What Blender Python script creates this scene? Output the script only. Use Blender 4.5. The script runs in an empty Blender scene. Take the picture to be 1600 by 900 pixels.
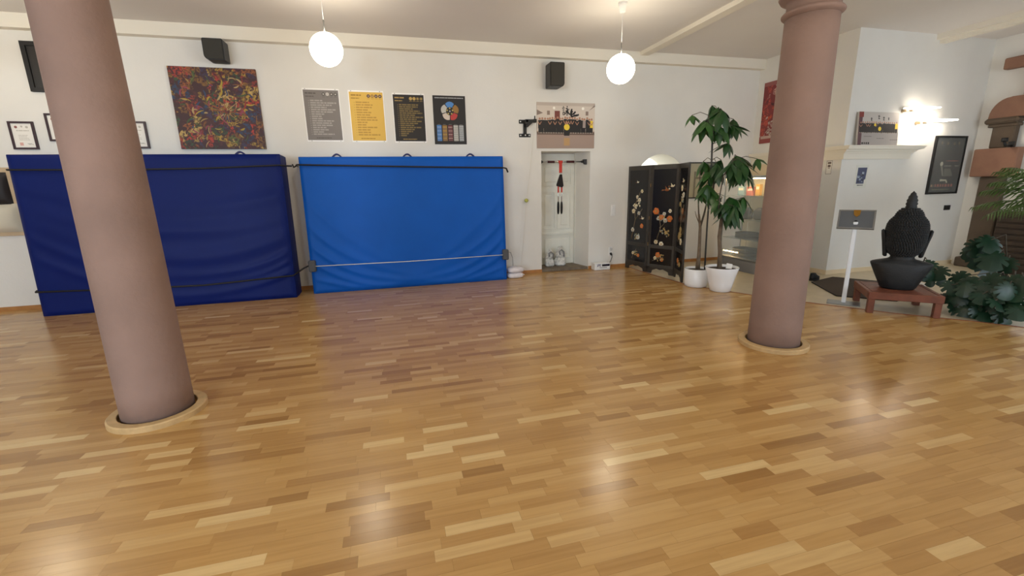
import bpy, math, random
from mathutils import Vector, Matrix
random.seed(7)
R_ = random.Random(11)
S = bpy.context.scene
COL = S.collection
PI = math.pi

# ------------------------------------------------------------------ camera
CAM_R = Matrix(((0.9660, 0.0776, -0.2486), (-0.2598, 0.2147, -0.9416), (-0.0197, 0.9736, 0.2274)))
def _orth(m):
    a = m.row[0].normalized(); b = (m.row[1] - a * a.dot(m.row[1])).normalized(); c = a.cross(b)
    return Matrix((a, b, c))
CAM_R = _orth(CAM_R)
CAM_H = 1.55
F_PX = 689.0
cam_d = bpy.data.cameras.new('camera'); cam_d.sensor_width = 36.0; cam_d.lens = F_PX / 1600 * 36
cam_d.clip_start = 0.05
cam = bpy.data.objects.new('camera', cam_d); COL.objects.link(cam)
mw = CAM_R.to_4x4(); mw.translation = (0, 0, CAM_H); cam.matrix_world = mw
S.camera = cam
def ray(px, py): return CAM_R @ Vector((px - 800, 450 - py, -F_PX))
def at_y(px, py, y): d = ray(px, py); t = y / d.y; return Vector((d.x * t, y, CAM_H + d.z * t))
def at_r(px, py, r): d = ray(px, py); t = r / math.hypot(d.x, d.y); return Vector((d.x * t, d.y * t, CAM_H + d.z * t))

# ------------------------------------------------------------------ world, daylight, exposure
S.view_settings.view_transform = 'Standard'; S.view_settings.look = 'None'
S.view_settings.gamma = 1.0; S.view_settings.use_curve_mapping = False
S.view_settings.exposure = 0.66
S.cycles.use_denoising = True
S.cycles.max_bounces = 10; S.cycles.diffuse_bounces = 6; S.cycles.sample_clamp_indirect = 8.0
wd = bpy.data.worlds.new('overcast sky'); S.world = wd; wd.use_nodes = True
bg = wd.node_tree.nodes['Background']; bg.inputs[0].default_value = (0.72, 0.85, 1.0, 1); bg.inputs[1].default_value = 1.0

ROOM_L, ROOM_B, WALL_Y, CEIL = -7.0, -2.6, 7.45, 3.71
RW_X, BR_Y, FR_X = 6.87, 5.60, 9.75
REAR_WINDOWS = [(-5.0, 1.5), (-2.6, 1.5), (4.8, 1.5), (7.2, 1.5)]      # centre X, width (openings in the wall behind the camera)
WIN_Z0, WIN_Z1 = 0.75, 2.75
SIDE_WINDOWS = [(0.2, 1.2), (2.6, 1.2)]                                    # centre Y, width (openings in the street wall)
def window_light(name, loc, rot, sx, sy, watts, color):
    l = bpy.data.lights.new(name, 'AREA'); l.shape = 'RECTANGLE'; l.size = sx; l.size_y = sy; l.energy = watts; l.color = color
    o = bpy.data.objects.new(name, l); COL.objects.link(o); o.location = loc; o.rotation_euler = rot
for x, w in REAR_WINDOWS:
    window_light('daylight', (x, ROOM_B - 0.1, (WIN_Z0 + WIN_Z1) / 2), (PI / 2, 0, 0), w, WIN_Z1 - WIN_Z0, 105 if x < 0 else 52, (0.74, 0.87, 1.0))
for y, w in SIDE_WINDOWS:
    window_light('daylight', (FR_X + 0.1, y, (WIN_Z0 + WIN_Z1) / 2), (PI / 2, 0, PI / 2), w, WIN_Z1 - WIN_Z0, 5, (0.80, 0.90, 1.0))

# ------------------------------------------------------------------ materials
MATS = {}
def srgb(r, g, b):
    f = lambda c: (c / 12.92 if c <= 0.04045 else ((c + 0.055) / 1.055) ** 2.4)
    return (f(r / 255), f(g / 255), f(b / 255), 1)
def mat(name, rgb, rough=0.6, metal=0.0, spec=0.5, noise=0.0, nscale=8.0, bump=0.0, bscale=60.0, emit=0.0, emit_rgb=None, alpha=None, trans=0.0):
    if name in MATS: return MATS[name]
    m = bpy.data.materials.new(name); m.use_nodes = True; nt = m.node_tree; b = nt.nodes['Principled BSDF']
    c = srgb(*rgb)
    b.inputs['Base Color'].default_value = c; b.inputs['Roughness'].default_value = rough
    b.inputs['Metallic'].default_value = metal; b.inputs['Specular IOR Level'].default_value = spec
    if trans: b.inputs['Transmission Weight'].default_value = trans; b.inputs['IOR'].default_value = 1.1
    if emit:
        b.inputs['Emission Color'].default_value = srgb(*(emit_rgb or rgb)); b.inputs['Emission Strength'].default_value = emit
    if alpha is not None: b.inputs['Alpha'].default_value = alpha
    if noise or bump:
        tc = nt.nodes.new('ShaderNodeNewGeometry')
    if noise:
        n = nt.nodes.new('ShaderNodeTexNoise'); n.inputs['Scale'].default_value = nscale; n.inputs['Detail'].default_value = 5
        nt.links.new(tc.outputs['Position'], n.inputs['Vector'])
        r = nt.nodes.new('ShaderNodeValToRGB'); r.color_ramp.elements[0].position = 0.3; r.color_ramp.elements[1].position = 0.7
        lo = [max(0, v * (1 - noise)) for v in c[:3]] + [1]; hi = [min(1, v * (1 + noise)) for v in c[:3]] + [1]
        r.color_ramp.elements[0].color = lo; r.color_ramp.elements[1].color = hi
        nt.links.new(n.outputs['Fac'], r.inputs['Fac']); nt.links.new(r.outputs['Color'], b.inputs['Base Color'])
    if bump:
        n2 = nt.nodes.new('ShaderNodeTexNoise'); n2.inputs['Scale'].default_value = bscale; n2.inputs['Detail'].default_value = 4
        nt.links.new(tc.outputs['Position'], n2.inputs['Vector'])
        bp = nt.nodes.new('ShaderNodeBump'); bp.inputs['Strength'].default_value = bump; bp.inputs['Distance'].default_value = 0.01
        nt.links.new(n2.outputs['Fac'], bp.inputs['Height']); nt.links.new(bp.outputs['Normal'], b.inputs['Normal'])
    MATS[name] = m
    return m

def wood_floor_material():
    m = bpy.data.materials.new('oak strip parquet'); m.use_nodes = True; nt = m.node_tree; b = nt.nodes['Principled BSDF']
    at = nt.nodes.new('ShaderNodeAttribute'); at.attribute_name = 'tone'
    ge = nt.nodes.new('ShaderNodeNewGeometry')
    mp = nt.nodes.new('ShaderNodeMapping'); mp.inputs['Scale'].default_value = (2.2, 46, 1)
    off = nt.nodes.new('ShaderNodeVectorMath'); off.operation = 'MULTIPLY_ADD'
    off.inputs[1].default_value = (37, 91, 13)
    cmb = nt.nodes.new('ShaderNodeCombineXYZ')
    for k in range(3): nt.links.new(at.outputs['Fac'], cmb.inputs[k])
    nt.links.new(cmb.outputs[0], off.inputs[0]); nt.links.new(ge.outputs['Position'], off.inputs[2])
    nt.links.new(off.outputs[0], mp.inputs['Vector'])
    n = nt.nodes.new('ShaderNodeTexNoise'); n.inputs['Scale'].default_value = 1.0; n.inputs['Detail'].default_value = 6; n.inputs['Distortion'].default_value = 0.4
    nt.links.new(mp.outputs[0], n.inputs['Vector'])
    r = nt.nodes.new('ShaderNodeValToRGB'); cr = r.color_ramp
    cr.elements[0].position = 0.0; cr.elements[0].color = srgb(152, 112, 60)
    cr.elements[1].position = 1.0; cr.elements[1].color = srgb(220, 190, 136)
    for p, c in ((0.22, (172, 130, 76)), (0.55, (190, 149, 90)), (0.8, (202, 164, 106))):
        e = cr.elements.new(p); e.color = srgb(*c)
    nt.links.new(at.outputs['Fac'], r.inputs['Fac'])
    mx = nt.nodes.new('ShaderNodeMix'); mx.data_type = 'RGBA'; mx.blend_type = 'MULTIPLY'
    gr = nt.nodes.new('ShaderNodeValToRGB'); gr.color_ramp.elements[0].position = 0.32; gr.color_ramp.elements[0].color = (0.70, 0.64, 0.56, 1)
    gr.color_ramp.elements[1].position = 0.6; gr.color_ramp.elements[1].color = (1, 1, 1, 1)
    nt.links.new(n.outputs['Fac'], gr.inputs['Fac'])
    mx.inputs['Factor'].default_value = 0.4
    nt.links.new(r.outputs['Color'], mx.inputs['A']); nt.links.new(gr.outputs['Color'], mx.inputs['B'])
    nt.links.new(mx.outputs['Result'], b.inputs['Base Color'])
    b.inputs['Roughness'].default_value = 0.215; b.inputs['Specular IOR Level'].default_value = 0.5
    n3 = nt.nodes.new('ShaderNodeTexNoise'); n3.inputs['Scale'].default_value = 2.2; n3.inputs['Detail'].default_value = 2
    nt.links.new(ge.outputs['Position'], n3.inputs['Vector'])
    bp = nt.nodes.new('ShaderNodeBump'); bp.inputs['Strength'].default_value = 0.06; bp.inputs['Distance'].default_value = 0.02
    nt.links.new(n3.outputs['Fac'], bp.inputs['Height']); nt.links.new(bp.outputs['Normal'], b.inputs['Normal'])
    return m

def painting_material(name, stops, scale, seed):
    m = bpy.data.materials.new(name); m.use_nodes = True; nt = m.node_tree; b = nt.nodes['Principled BSDF']
    tc = nt.nodes.new('ShaderNodeTexCoord')
    n = nt.nodes.new('ShaderNodeTexNoise'); n.inputs['Scale'].default_value = scale * 0.45; n.inputs['Detail'].default_value = 3
    nt.links.new(tc.outputs['Object'], n.inputs['Vector'])
    mx = nt.nodes.new('ShaderNodeVectorMath'); mx.operation = 'MULTIPLY_ADD'; mx.inputs[1].default_value = (0.55, 0.55, 0.55)
    nt.links.new(n.outputs['Color'], mx.inputs[0]); nt.links.new(tc.outputs['Object'], mx.inputs[2])
    v = nt.nodes.new('ShaderNodeTexVoronoi'); v.inputs['Scale'].default_value = scale; v.inputs['Randomness'].default_value = 1
    nt.links.new(mx.outputs[0], v.inputs['Vector'])
    sep = nt.nodes.new('ShaderNodeSeparateColor'); nt.links.new(v.outputs['Color'], sep.inputs[0])
    r = nt.nodes.new('ShaderNodeValToRGB'); cr = r.color_ramp; cr.interpolation = 'CONSTANT'
    cr.elements[0].position = 0; cr.elements[0].color = srgb(*stops[0]); cr.elements[1].position = 1.0 / len(stops); cr.elements[1].color = srgb(*stops[1])
    for i, c in enumerate(stops[2:], 2):
        e = cr.elements.new(i / len(stops)); e.color = srgb(*c)
    nt.links.new(sep.outputs[0], r.inputs['Fac'])
    n2 = nt.nodes.new('ShaderNodeTexNoise'); n2.inputs['Scale'].default_value = scale * 2.2; n2.inputs['Detail'].default_value = 4; n2.inputs['Distortion'].default_value = 1.5
    nt.links.new(tc.outputs['Object'], n2.inputs['Vector'])
    r2 = nt.nodes.new('ShaderNodeValToRGB'); r2.color_ramp.elements[0].position = 0.42; r2.color_ramp.elements[1].position = 0.62
    nt.links.new(n2.outputs['Fac'], r2.inputs['Fac'])
    mm = nt.nodes.new('ShaderNodeMix'); mm.data_type = 'RGBA'
    nt.links.new(r2.outputs['Color'], mm.inputs['Factor']); mm.inputs['A'].default_value = srgb(*stops[0])
    nt.links.new(r.outputs['Color'], mm.inputs['B']); nt.links.new(mm.outputs['Result'], b.inputs['Base Color'])
    b.inputs['Roughness'].default_value = 0.55
    return m

def lacquer_fret_material():
    m = bpy.data.materials.new('grey fretwork on black lacquer'); m.use_nodes = True; nt = m.node_tree; b = nt.nodes['Principled BSDF']
    tc = nt.nodes.new('ShaderNodeTexCoord'); c = nt.nodes.new('ShaderNodeTexChecker'); c.inputs['Scale'].default_value = 62
    mp = nt.nodes.new('ShaderNodeMapping'); mp.inputs['Rotation'].default_value = (0, 0.785, 0)
    nt.links.new(tc.outputs['Object'], mp.inputs['Vector']); nt.links.new(mp.outputs[0], c.inputs['Vector'])
    c.inputs['Color1'].default_value = srgb(92, 90, 84); c.inputs['Color2'].default_value = srgb(28, 26, 24)
    nt.links.new(c.outputs['Color'], b.inputs['Base Color']); b.inputs['Roughness'].default_value = 0.35
    return m

M_WALL = mat('white wall paint', (228, 226, 220), 0.85, noise=0.03, nscale=1.5, bump=0.10, bscale=35)
M_CEIL = mat('white ceiling paint', (224, 220, 216), 0.9, noise=0.02, nscale=1)
M_TRIM = mat('cream moulding paint', (232, 226, 212), 0.7)
M_CREAM = mat('cream skirting and warm glow', (232, 214, 180), 0.7)
M_STONEFLOOR = mat('beige stone floor', (196, 182, 154), 0.35, noise=0.08, nscale=5)
M_WOODEDGE = mat('oak skirting', (176, 122, 66), 0.45, noise=0.15, nscale=12)
M_REDEDGE = mat('reddish threshold strip', (140, 78, 42), 0.45)
M_SAND = mat('red sandstone', (141, 115, 103), 0.85, noise=0.13, nscale=2.5, bump=0.35, bscale=30)
M_SANDP = mat('pink sandstone blocks', (146, 108, 88), 0.85, noise=0.12, nscale=4, bump=0.3)
M_SANDG = mat('grey brown sandstone', (94, 80, 66), 0.85, noise=0.15, nscale=4, bump=0.3)
M_RING = mat('pale oak ring', (194, 162, 114), 0.5, noise=0.14, nscale=14)
M_BLACK = mat('matt black', (22, 21, 21), 0.6)
M_BLACKP = mat('black plastic', (30, 29, 28), 0.45)
M_SPK = mat('speaker black grille', (52, 50, 44), 0.7, bump=0.4, bscale=400)
M_NAVY = mat('navy vinyl', (0, 24, 94), 0.5, spec=.18, noise=0.04, nscale=3)
M_NAVYD = mat('dark navy webbing', (20, 24, 84), 0.6)
M_BLUE = mat('bright blue vinyl', (0, 85, 180), 0.5, spec=.22, noise=0.04, nscale=3)
M_WHITE = mat('white plastic', (236, 236, 234), 0.4)
M_POT = mat('white glazed pot', (240, 241, 242), 0.25)
M_PAPER = mat('white paper', (236, 232, 224), 0.7)
M_CHROME = mat('chrome', (210, 210, 208), 0.2, metal=1.0)
M_STEEL = mat('grey steel', (150, 152, 152), 0.35, metal=0.8)
M_RED = mat('red webbing', (196, 52, 36), 0.6)
M_GLASS = mat('clear display glass', (235, 245, 245), 0.03, alpha=0.16)
M_LEAF = mat('glossy dark green leaf', (32, 70, 28), 0.38, noise=0.25, nscale=9)
M_LEAF2 = mat('mid green leaf', (46, 86, 34), 0.4, noise=0.25, nscale=9)
M_MONST = mat('deep green monstera leaf', (22, 52, 34), 0.38, noise=0.25, nscale=6)
M_PALM = mat('palm leaflet green', (74, 98, 44), 0.5, noise=0.2, nscale=9)
M_BARK = mat('grey brown bark', (112, 96, 78), 0.85, noise=0.25, nscale=20, bump=0.4)
M_STEM = mat('dark brown stem', (78, 70, 58), 0.7, noise=0.2, nscale=14)
M_SOIL = mat('potting soil', (58, 44, 34), 0.95, noise=0.3, nscale=40)
M_TEAK = mat('reddish teak', (112, 62, 42), 0.45, noise=0.22, nscale=10)
M_BUDDHA = mat('black patinated resin', (25, 27, 29), 0.6, noise=0.15, nscale=12, bump=0.3, bscale=60)
M_LACQ = mat('black lacquer', (16, 15, 17), 0.18)
M_LACF = mat('dark lacquer frame', (52, 47, 41), 0.4, noise=0.1, nscale=20)
M_FRET = lacquer_fret_material()
M_CORD = mat('white cord', (226, 222, 212), 0.6)

# ------------------------------------------------------------------ mesh helpers
class MB:
    def __init__(s): s.v = []; s.f = []; s.m = []; s.sm = []
    def add(s, vs, fs, mi=0, smooth=False):
        o = len(s.v); s.v += [tuple(v) for v in vs]
        for f in fs: s.f.append([i + o for i in f]); s.m.append(mi); s.sm.append(smooth)
        return s
    def box(s, x0, x1, y0, y1, z0, z1, mi=0, rot=None, bev=0.0):
        if bev > 0:
            b = min(bev, (x1 - x0) * .49, (y1 - y0) * .49, (z1 - z0) * .49)
            import itertools
            vs = []; idx = {}
            for cx in (0, 1):
                for cy in (0, 1):
                    for cz in (0, 1):
                        X = (x0, x1)[cx]; Y = (y0, y1)[cy]; Z = (z0, z1)[cz]
                        xi = X + (b if cx == 0 else -b); yi = Y + (b if cy == 0 else -b); zi = Z + (b if cz == 0 else -b)
                        for ax, p in enumerate(((X, yi, zi), (xi, Y, zi), (xi, yi, Z))):
                            idx[(cx, cy, cz, ax)] = len(vs); vs.append(p)
            I = lambda a, b_, c, ax: idx[(a, b_, c, ax)]
            fs = []
            for c in (0, 1):
                fs.append([I(c, 0, 0, 0), I(c, 1, 0, 0), I(c, 1, 1, 0), I(c, 0, 1, 0)])
                fs.append([I(0, c, 0, 1), I(1, c, 0, 1), I(1, c, 1, 1), I(0, c, 1, 1)])
                fs.append([I(0, 0, c, 2), I(1, 0, c, 2), I(1, 1, c, 2), I(0, 1, c, 2)])
            for a in (0, 1):
                for b_ in (0, 1):
                    fs.append([I(a, b_, 0, 0), I(a, b_, 1, 0), I(a, b_, 1, 1), I(a, b_, 0, 1)])
                    fs.append([I(a, 0, b_, 0), I(a, 1, b_, 0), I(a, 1, b_, 2), I(a, 0, b_, 2)])
                    fs.append([I(0, a, b_, 1), I(1, a, b_, 1), I(1, a, b_, 2), I(0, a, b_, 2)])
            for a in (0, 1):
                for b_ in (0, 1):
                    for c in (0, 1): fs.append([I(a, b_, c, 0), I(a, b_, c, 1), I(a, b_, c, 2)])
        else:
            vs = [(x0, y0, z0), (x1, y0, z0), (x1, y1, z0), (x0, y1, z0), (x0, y0, z1), (x1, y0, z1), (x1, y1, z1), (x0, y1, z1)]
            fs = [[0, 3, 2, 1], [4, 5, 6, 7], [0, 1, 5, 4], [1, 2, 6, 5], [2, 3, 7, 6], [3, 0, 4, 7]]
        if rot is not None: vs = [rot @ Vector(v) for v in vs]
        return s.add(vs, fs, mi)
    def tube(s, pts, r, n=8, mi=0, caps=True):
        pts = [Vector(p) for p in pts]; rs = r if isinstance(r, (list, tuple)) else [r] * len(pts)
        vs = []; fs = []
        up = None
        for i, p in enumerate(pts):
            d = (pts[min(i + 1, len(pts) - 1)] - pts[max(i - 1, 0)]).normalized()
            if up is None:
                up = Vector((0, 0, 1)) if abs(d.z) < 0.9 else Vector((1, 0, 0))
            a = d.cross(up)
            if a.length < 1e-4: a = d.cross(Vector((0, 1, 0)))
            a.normalize(); b = a.cross(d).normalized(); up = b
            for k in range(n):
                t = 2 * PI * k / n; vs.append(p + (a * math.cos(t) + b * math.sin(t)) * rs[i])
        for i in range(len(pts) - 1):
            for k in range(n):
                fs.append([i * n + k, i * n + (k + 1) % n, (i + 1) * n + (k + 1) % n, (i + 1) * n + k])
        if caps: fs.append(list(range(n))[::-1]); fs.append([(len(pts) - 1) * n + k for k in range(n)])
        return s.add(vs, fs, mi, True)
    def loft(s, secs, n=32, mi=0, smooth=True, cap=True, p=2.0):
        # secs: (z, half width, half depth, cx, cy)
        vs = []; fs = []
        for sc in secs:
            z, a, b = sc[:3]; cx, cy = (sc[3], sc[4]) if len(sc) > 3 else (0, 0)
            for k in range(n):
                t = 2 * PI * k / n; c, q = math.cos(t), math.sin(t)
                vs.append((cx + a * math.copysign(abs(c) ** (2 / p), c), cy + b * math.copysign(abs(q) ** (2 / p), q), z))
        for i in range(len(secs) - 1):
            for k in range(n): fs.append([i * n + k, i * n + (k + 1) % n, (i + 1) * n + (k + 1) % n, (i + 1) * n + k])
        if cap: fs.append(list(range(n))[::-1]); fs.append([(len(secs) - 1) * n + k for k in range(n)])
        return s.add(vs, fs, mi, smooth)
    def lathe(s, prof, n=32, mi=0, closed=False, smooth=True):
        vs = []; fs = []
        for r, z in prof:
            for k in range(n): t = 2 * PI * k / n; vs.append((r * math.cos(t), r * math.sin(t), z))
        L = len(prof); rng = range(L) if closed else range(L - 1)
        for i in rng:
            j = (i + 1) % L
            for k in range(n): fs.append([i * n + k, i * n + (k + 1) % n, j * n + (k + 1) % n, j * n + k])
        if not closed:
            if prof[0][0] > 1e-5: fs.append(list(range(n))[::-1])
            if prof[-1][0] > 1e-5: fs.append([(L - 1) * n + k for k in range(n)])
        return s.add(vs, fs, mi, smooth)
    def sphere(s, c, r, nu=24, nv=14, mi=0, sc=(1, 1, 1)):
        vs = []; fs = []
        for j in range(nv + 1):
            ph = PI * j / nv
            for k in range(nu):
                t = 2 * PI * k / nu
                vs.append((c[0] + r * sc[0] * math.sin(ph) * math.cos(t), c[1] + r * sc[1] * math.sin(ph) * math.sin(t), c[2] - r * sc[2] * math.cos(ph)))
        for j in range(nv):
            for k in range(nu): fs.append([j * nu + k, j * nu + (k + 1) % nu, (j + 1) * nu + (k + 1) % nu, (j + 1) * nu + k])
        return s.add(vs, fs, mi, True)
    def prism(s, poly, y0, y1, mi=0):
        # polygon given in (x, z), extruded along y
        n = len(poly); vs = [(x, y0, z) for x, z in poly] + [(x, y1, z) for x, z in poly]
        fs = [list(range(n)), list(range(n, 2 * n))[::-1]] + [[i, i + n, (i + 1) % n + n, (i + 1) % n] for i in range(n)]
        return s.add(vs, fs, mi)
    def prismz(s, poly, z0, z1, mi=0):
        n = len(poly); vs = [(x, y, z0) for x, y in poly] + [(x, y, z1) for x, y in poly]
        fs = [list(range(n))[::-1], list(range(n, 2 * n))] + [[i, (i + 1) % n, (i + 1) % n + n, i + n] for i in range(n)]
        return s.add(vs, fs, mi)
    # flat print in a panel that faces -y, u to the right, v up
    def ink(s, poly, y, mi=0): return s.add([(u, y, v) for u, v in poly], [list(range(len(poly)))], mi)
    def inkr(s, u0, u1, v0, v1, y, mi=0): return s.ink([(u0, v0), (u1, v0), (u1, v1), (u0, v1)], y, mi)
    def disc(s, u, v, r, y, mi=0, n=20, r0=0.0):
        if r0 <= 0: return s.ink([(u + r * math.cos(2 * PI * k / n), v + r * math.sin(2 * PI * k / n)) for k in range(n)], y, mi)
        for k in range(n):
            a, b = 2 * PI * k / n, 2 * PI * (k + 1) / n
            s.ink([(u + r0 * math.cos(a), v + r0 * math.sin(a)), (u + r * math.cos(a), v + r * math.sin(a)), (u + r * math.cos(b), v + r * math.sin(b)), (u + r0 * math.cos(b), v + r0 * math.sin(b))], y, mi)
        return s
    def brush(s, pts, ws, y, mi=0):
        for (a, b, wa, wb) in zip(pts[:-1], pts[1:], ws[:-1], ws[1:]):
            d = Vector((b[0] - a[0], b[1] - a[1]));
            if d.length < 1e-6: continue
            d.normalize(); n = Vector((-d.y, d.x)); e = d * 0.15 * wa
            s.ink([(a[0] - n.x * wa - e.x, a[1] - n.y * wa - e.y), (b[0] - n.x * wb + e.x, b[1] - n.y * wb + e.y), (b[0] + n.x * wb + e.x, b[1] + n.y * wb + e.y), (a[0] + n.x * wa - e.x, a[1] + n.y * wa - e.y)], y, mi)
        return s

def obj(name, mb, mats, parent=None, loc=None):
    me = bpy.data.meshes.new(name); me.from_pydata(mb.v, [], mb.f)
    if not isinstance(mats, (list, tuple)): mats = [mats]
    for m in mats: me.materials.append(m)
    me.polygons.foreach_set('material_index', mb.m); me.polygons.foreach_set('use_smooth', mb.sm)
    me.validate(); me.update()
    o = bpy.data.objects.new(name, me); COL.objects.link(o)
    if parent is not None: o.parent = parent
    if loc is not None: o.location = loc
    if name in ('print', 'inlay', 'brush_strokes'): o['kind'] = 'stuff'      # flat print and tiny pieces
    return o
def tag(o, label, cat, group=None):
    o['label'] = label; o['category'] = cat
    if group: o['group'] = group
    return o
def thing(name, label, cat, loc=(0, 0, 0), rotz=0.0, group=None):
    o = bpy.data.objects.new(name, None); COL.objects.link(o); o.empty_display_size = 0.1
    o.location = loc; o.rotation_euler = (0, 0, rotz)
    return tag(o, label, cat, group)
def struct(name, mb, mats, parent=None):
    o = obj(name, mb, mats, parent)
    if parent is None: o['kind'] = 'structure'
    return o
def text_mesh(name, body, size, m, parent, loc, rot=(PI / 2, 0, 0), shear=0.0, bold=0.0):
    cu = bpy.data.curves.new(name, 'FONT'); cu.body = body; cu.size = size; cu.extrude = 0.0004; cu.shear = shear; cu.offset = bold
    cu.align_x = 'CENTER'; cu.align_y = 'CENTER'
    tmp = bpy.data.objects.new(name, cu); COL.objects.link(tmp)
    dg = bpy.context.evaluated_depsgraph_get(); me = bpy.data.meshes.new_from_object(tmp.evaluated_get(dg))
    bpy.data.objects.remove(tmp)
    me.materials.clear(); me.materials.append(m)
    o = bpy.data.objects.new(name, me); COL.objects.link(o); o.parent = parent; o.location = loc; o.rotation_euler = rot
    return o

# ================================================================== STRUCTURE
# boundary between the oak parquet and the stone floor
BND = [(7.45, 4.20), (6.5, 4.24), (5.67, 4.30), (4.87, 4.72), (4.36, 5.05), (3.62, 5.587), (3.155, 6.03), (2.85, 6.26), (2.0, 6.95), (0.5, 8.0), (-2.6, 9.75)]
def bx_at(y):
    for (y1, x1), (y0, x0) in zip(BND[:-1], BND[1:]):
        if y0 <= y <= y1: return x0 + (x1 - x0) * (y - y0) / (y1 - y0)
    return BND[0][1] if y > BND[0][0] else BND[-1][1]
mb = MB(); mb.box(ROOM_L - .3, FR_X + .3, ROOM_B - .3, 8.3, -0.10, -0.006)
floor = struct('floor', mb, mat('dark floor joint', (112, 80, 48), 0.7))
M_OAK = wood_floor_material()
mb = MB()
poly = [(x, y) for y, x in BND] + [(FR_X, ROOM_B), (FR_X, BR_Y), (RW_X, BR_Y), (RW_X, WALL_Y)]
mb.prismz(poly[::-1], -0.006, 0.0)
obj('stone_floor', mb, M_STONEFLOOR, floor)
mb = MB()
for (y1, x1), (y0, x0) in zip(BND[:-2], BND[1:-1]):
    d = Vector((x0 - x1, y0 - y1)).normalized(); n = Vector((-d.y, d.x)) * 0.012
    mb.prismz([(x1 - n.x, y1 - n.y), (x0 - n.x, y0 - n.y), (x0 + n.x, y0 + n.y), (x1 + n.x, y1 + n.y)], -0.004, 0.004)
struct('trim_1', mb, M_REDEDGE)

PW = 0.0645
planks = []
y = ROOM_B; row = 0
while y < WALL_Y - 0.001:
    y1 = min(y + PW, WALL_Y); xb = min(bx_at(y), bx_at(y1))
    x = ROOM_L - R_.random() * 0.4
    while x < xb:
        L = R_.choice((0.22, 0.27, 0.32, 0.38, 0.44)) + R_.uniform(-.03, .03)
        planks.append((x, min(x + L, 99), y, y1)); x += L
    y = y1; row += 1
def proj(p):
    q = CAM_R.transposed() @ (Vector(p) - Vector((0, 0, CAM_H)))
    if q.z > -0.1: return None
    return 800 + F_PX * q.x / -q.z, 450 - F_PX * q.y / -q.z
def px_area(pl):
    x0, x1, ya, yb = pl; c = proj(((x0 + x1) / 2, (ya + yb) / 2, 0))
    if c is None or not (-20 < c[0] < 1620 and c[1] < 915): return 0
    q = [proj(p) for p in ((x0, ya, 0), (x1, ya, 0), (x1, yb, 0), (x0, yb, 0))]
    if None in q: return 0
    return abs(sum(q[i][0] * q[(i + 1) % 4][1] - q[(i + 1) % 4][0] * q[i][1] for i in range(4))) / 2
planks.sort(key=px_area, reverse=True)
G = 0.0003
def plank_quad(pl):
    x0, x1, ya, yb = pl
    a = [max(x0 + G, ROOM_L), ya + G, max(x0 + G, ROOM_L), yb - G]
    return [(a[0], ya + G), (min(x1 - G, bx_at(ya)), ya + G), (min(x1 - G, bx_at(yb)), yb - G), (a[2], yb - G)]
def tone():
    t = R_.gauss(0.52, 0.14)
    k = R_.random()
    if k < 0.05: t = R_.uniform(0.8, 1.0)
    elif k < 0.14: t = R_.uniform(0.05, 0.25)
    return min(1, max(0, t))
def set_tone(me, vals):
    a = me.attributes.new('tone', 'FLOAT', 'POINT'); a.data.foreach_set('value', vals)
for pl in planks[:300]:
    q = plank_quad(pl); cx = (pl[0] + pl[1]) / 2; cy = (pl[2] + pl[3]) / 2
    mb = MB(); mb.prismz([(u - cx, v - cy) for u, v in q], -0.006, R_.uniform(-.0003, .0003))
    o = obj('plank', mb, M_OAK, floor, (cx, cy, 0)); set_tone(o.data, [tone()] * 8)
mb = MB(); vals = []
for pl in planks[300:]:
    q = plank_quad(pl)
    if q[1][0] - q[0][0] < 0.004: continue
    mb.prismz(q, -0.006, R_.uniform(-.0003, .0003)); vals += [tone()] * 8
o = obj('parquet_strips', mb, M_OAK, floor); o['kind'] = 'stuff'
a = o.data.attributes.new('tone', 'FLOAT', 'POINT'); a.data.foreach_set('value', vals)

mb = MB(); mb.box(ROOM_L - .3, FR_X + .3, ROOM_B - .3, 8.3, CEIL, CEIL + .2)
struct('ceiling', mb, M_CEIL)
# back wall with the door niche and the arched opening
NX0, NX1, NZ = 2.53, 3.44, 2.10
AX, AR, AZ, AS = 4.87, 0.53, 1.52, 0.95
BK = 8.2
mb = MB()
mb.box(ROOM_L - .3, NX0, WALL_Y, BK, 0, CEIL); mb.box(NX0, NX1, WALL_Y, BK, NZ, CEIL); mb.box(NX1, AX - AR, WALL_Y, BK, 0, CEIL)
mb.box(AX - AR, AX + AR, WALL_Y, BK, 0, AS); mb.box(AX + AR, RW_X, WALL_Y, BK, 0, CEIL)
NA = 24
for i in range(NA):
    t0, t1 = PI - PI * i / NA, PI - PI * (i + 1) / NA
    a, b = (AX + AR * math.cos(t0), AZ + AR * math.sin(t0)), (AX + AR * math.cos(t1), AZ + AR * math.sin(t1))
    mb.prism([a, b, (b[0], CEIL), (a[0], CEIL)], WALL_Y, BK)
mb.prismz([(NX0, WALL_Y), (NX0 + .12, 8.0), (NX0, 8.0)], 0, NZ); mb.prismz([(NX1, WALL_Y), (NX1, 8.0), (NX1 - .12, 8.0)], 0, NZ); mb.box(NX0, NX1, 8.0, BK, 0, NZ)
struct('wall_back', mb, M_WALL)
mb = MB(); mb.box(RW_X, FR_X, BR_Y, 8.3, 0, CEIL)
struct('wall_right', mb, M_WALL)
def wall_with_windows(name, along, lo, hi, fixed0, fixed1, wins):
    mb = MB()
    def b(a0, a1, z0, z1):
        if along == 'x': mb.box(a0, a1, fixed0, fixed1, z0, z1)
        else: mb.box(fixed0, fixed1, a0, a1, z0, z1)
    e = sorted(wins); c = lo
    for m, w in e:
        b(c, m - w / 2, 0, CEIL); b(m - w / 2, m + w / 2, 0, WIN_Z0); b(m - w / 2, m + w / 2, WIN_Z1, CEIL); c = m + w / 2
    b(c, hi, 0, CEIL)
    return struct(name, mb, M_WALL)
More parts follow.
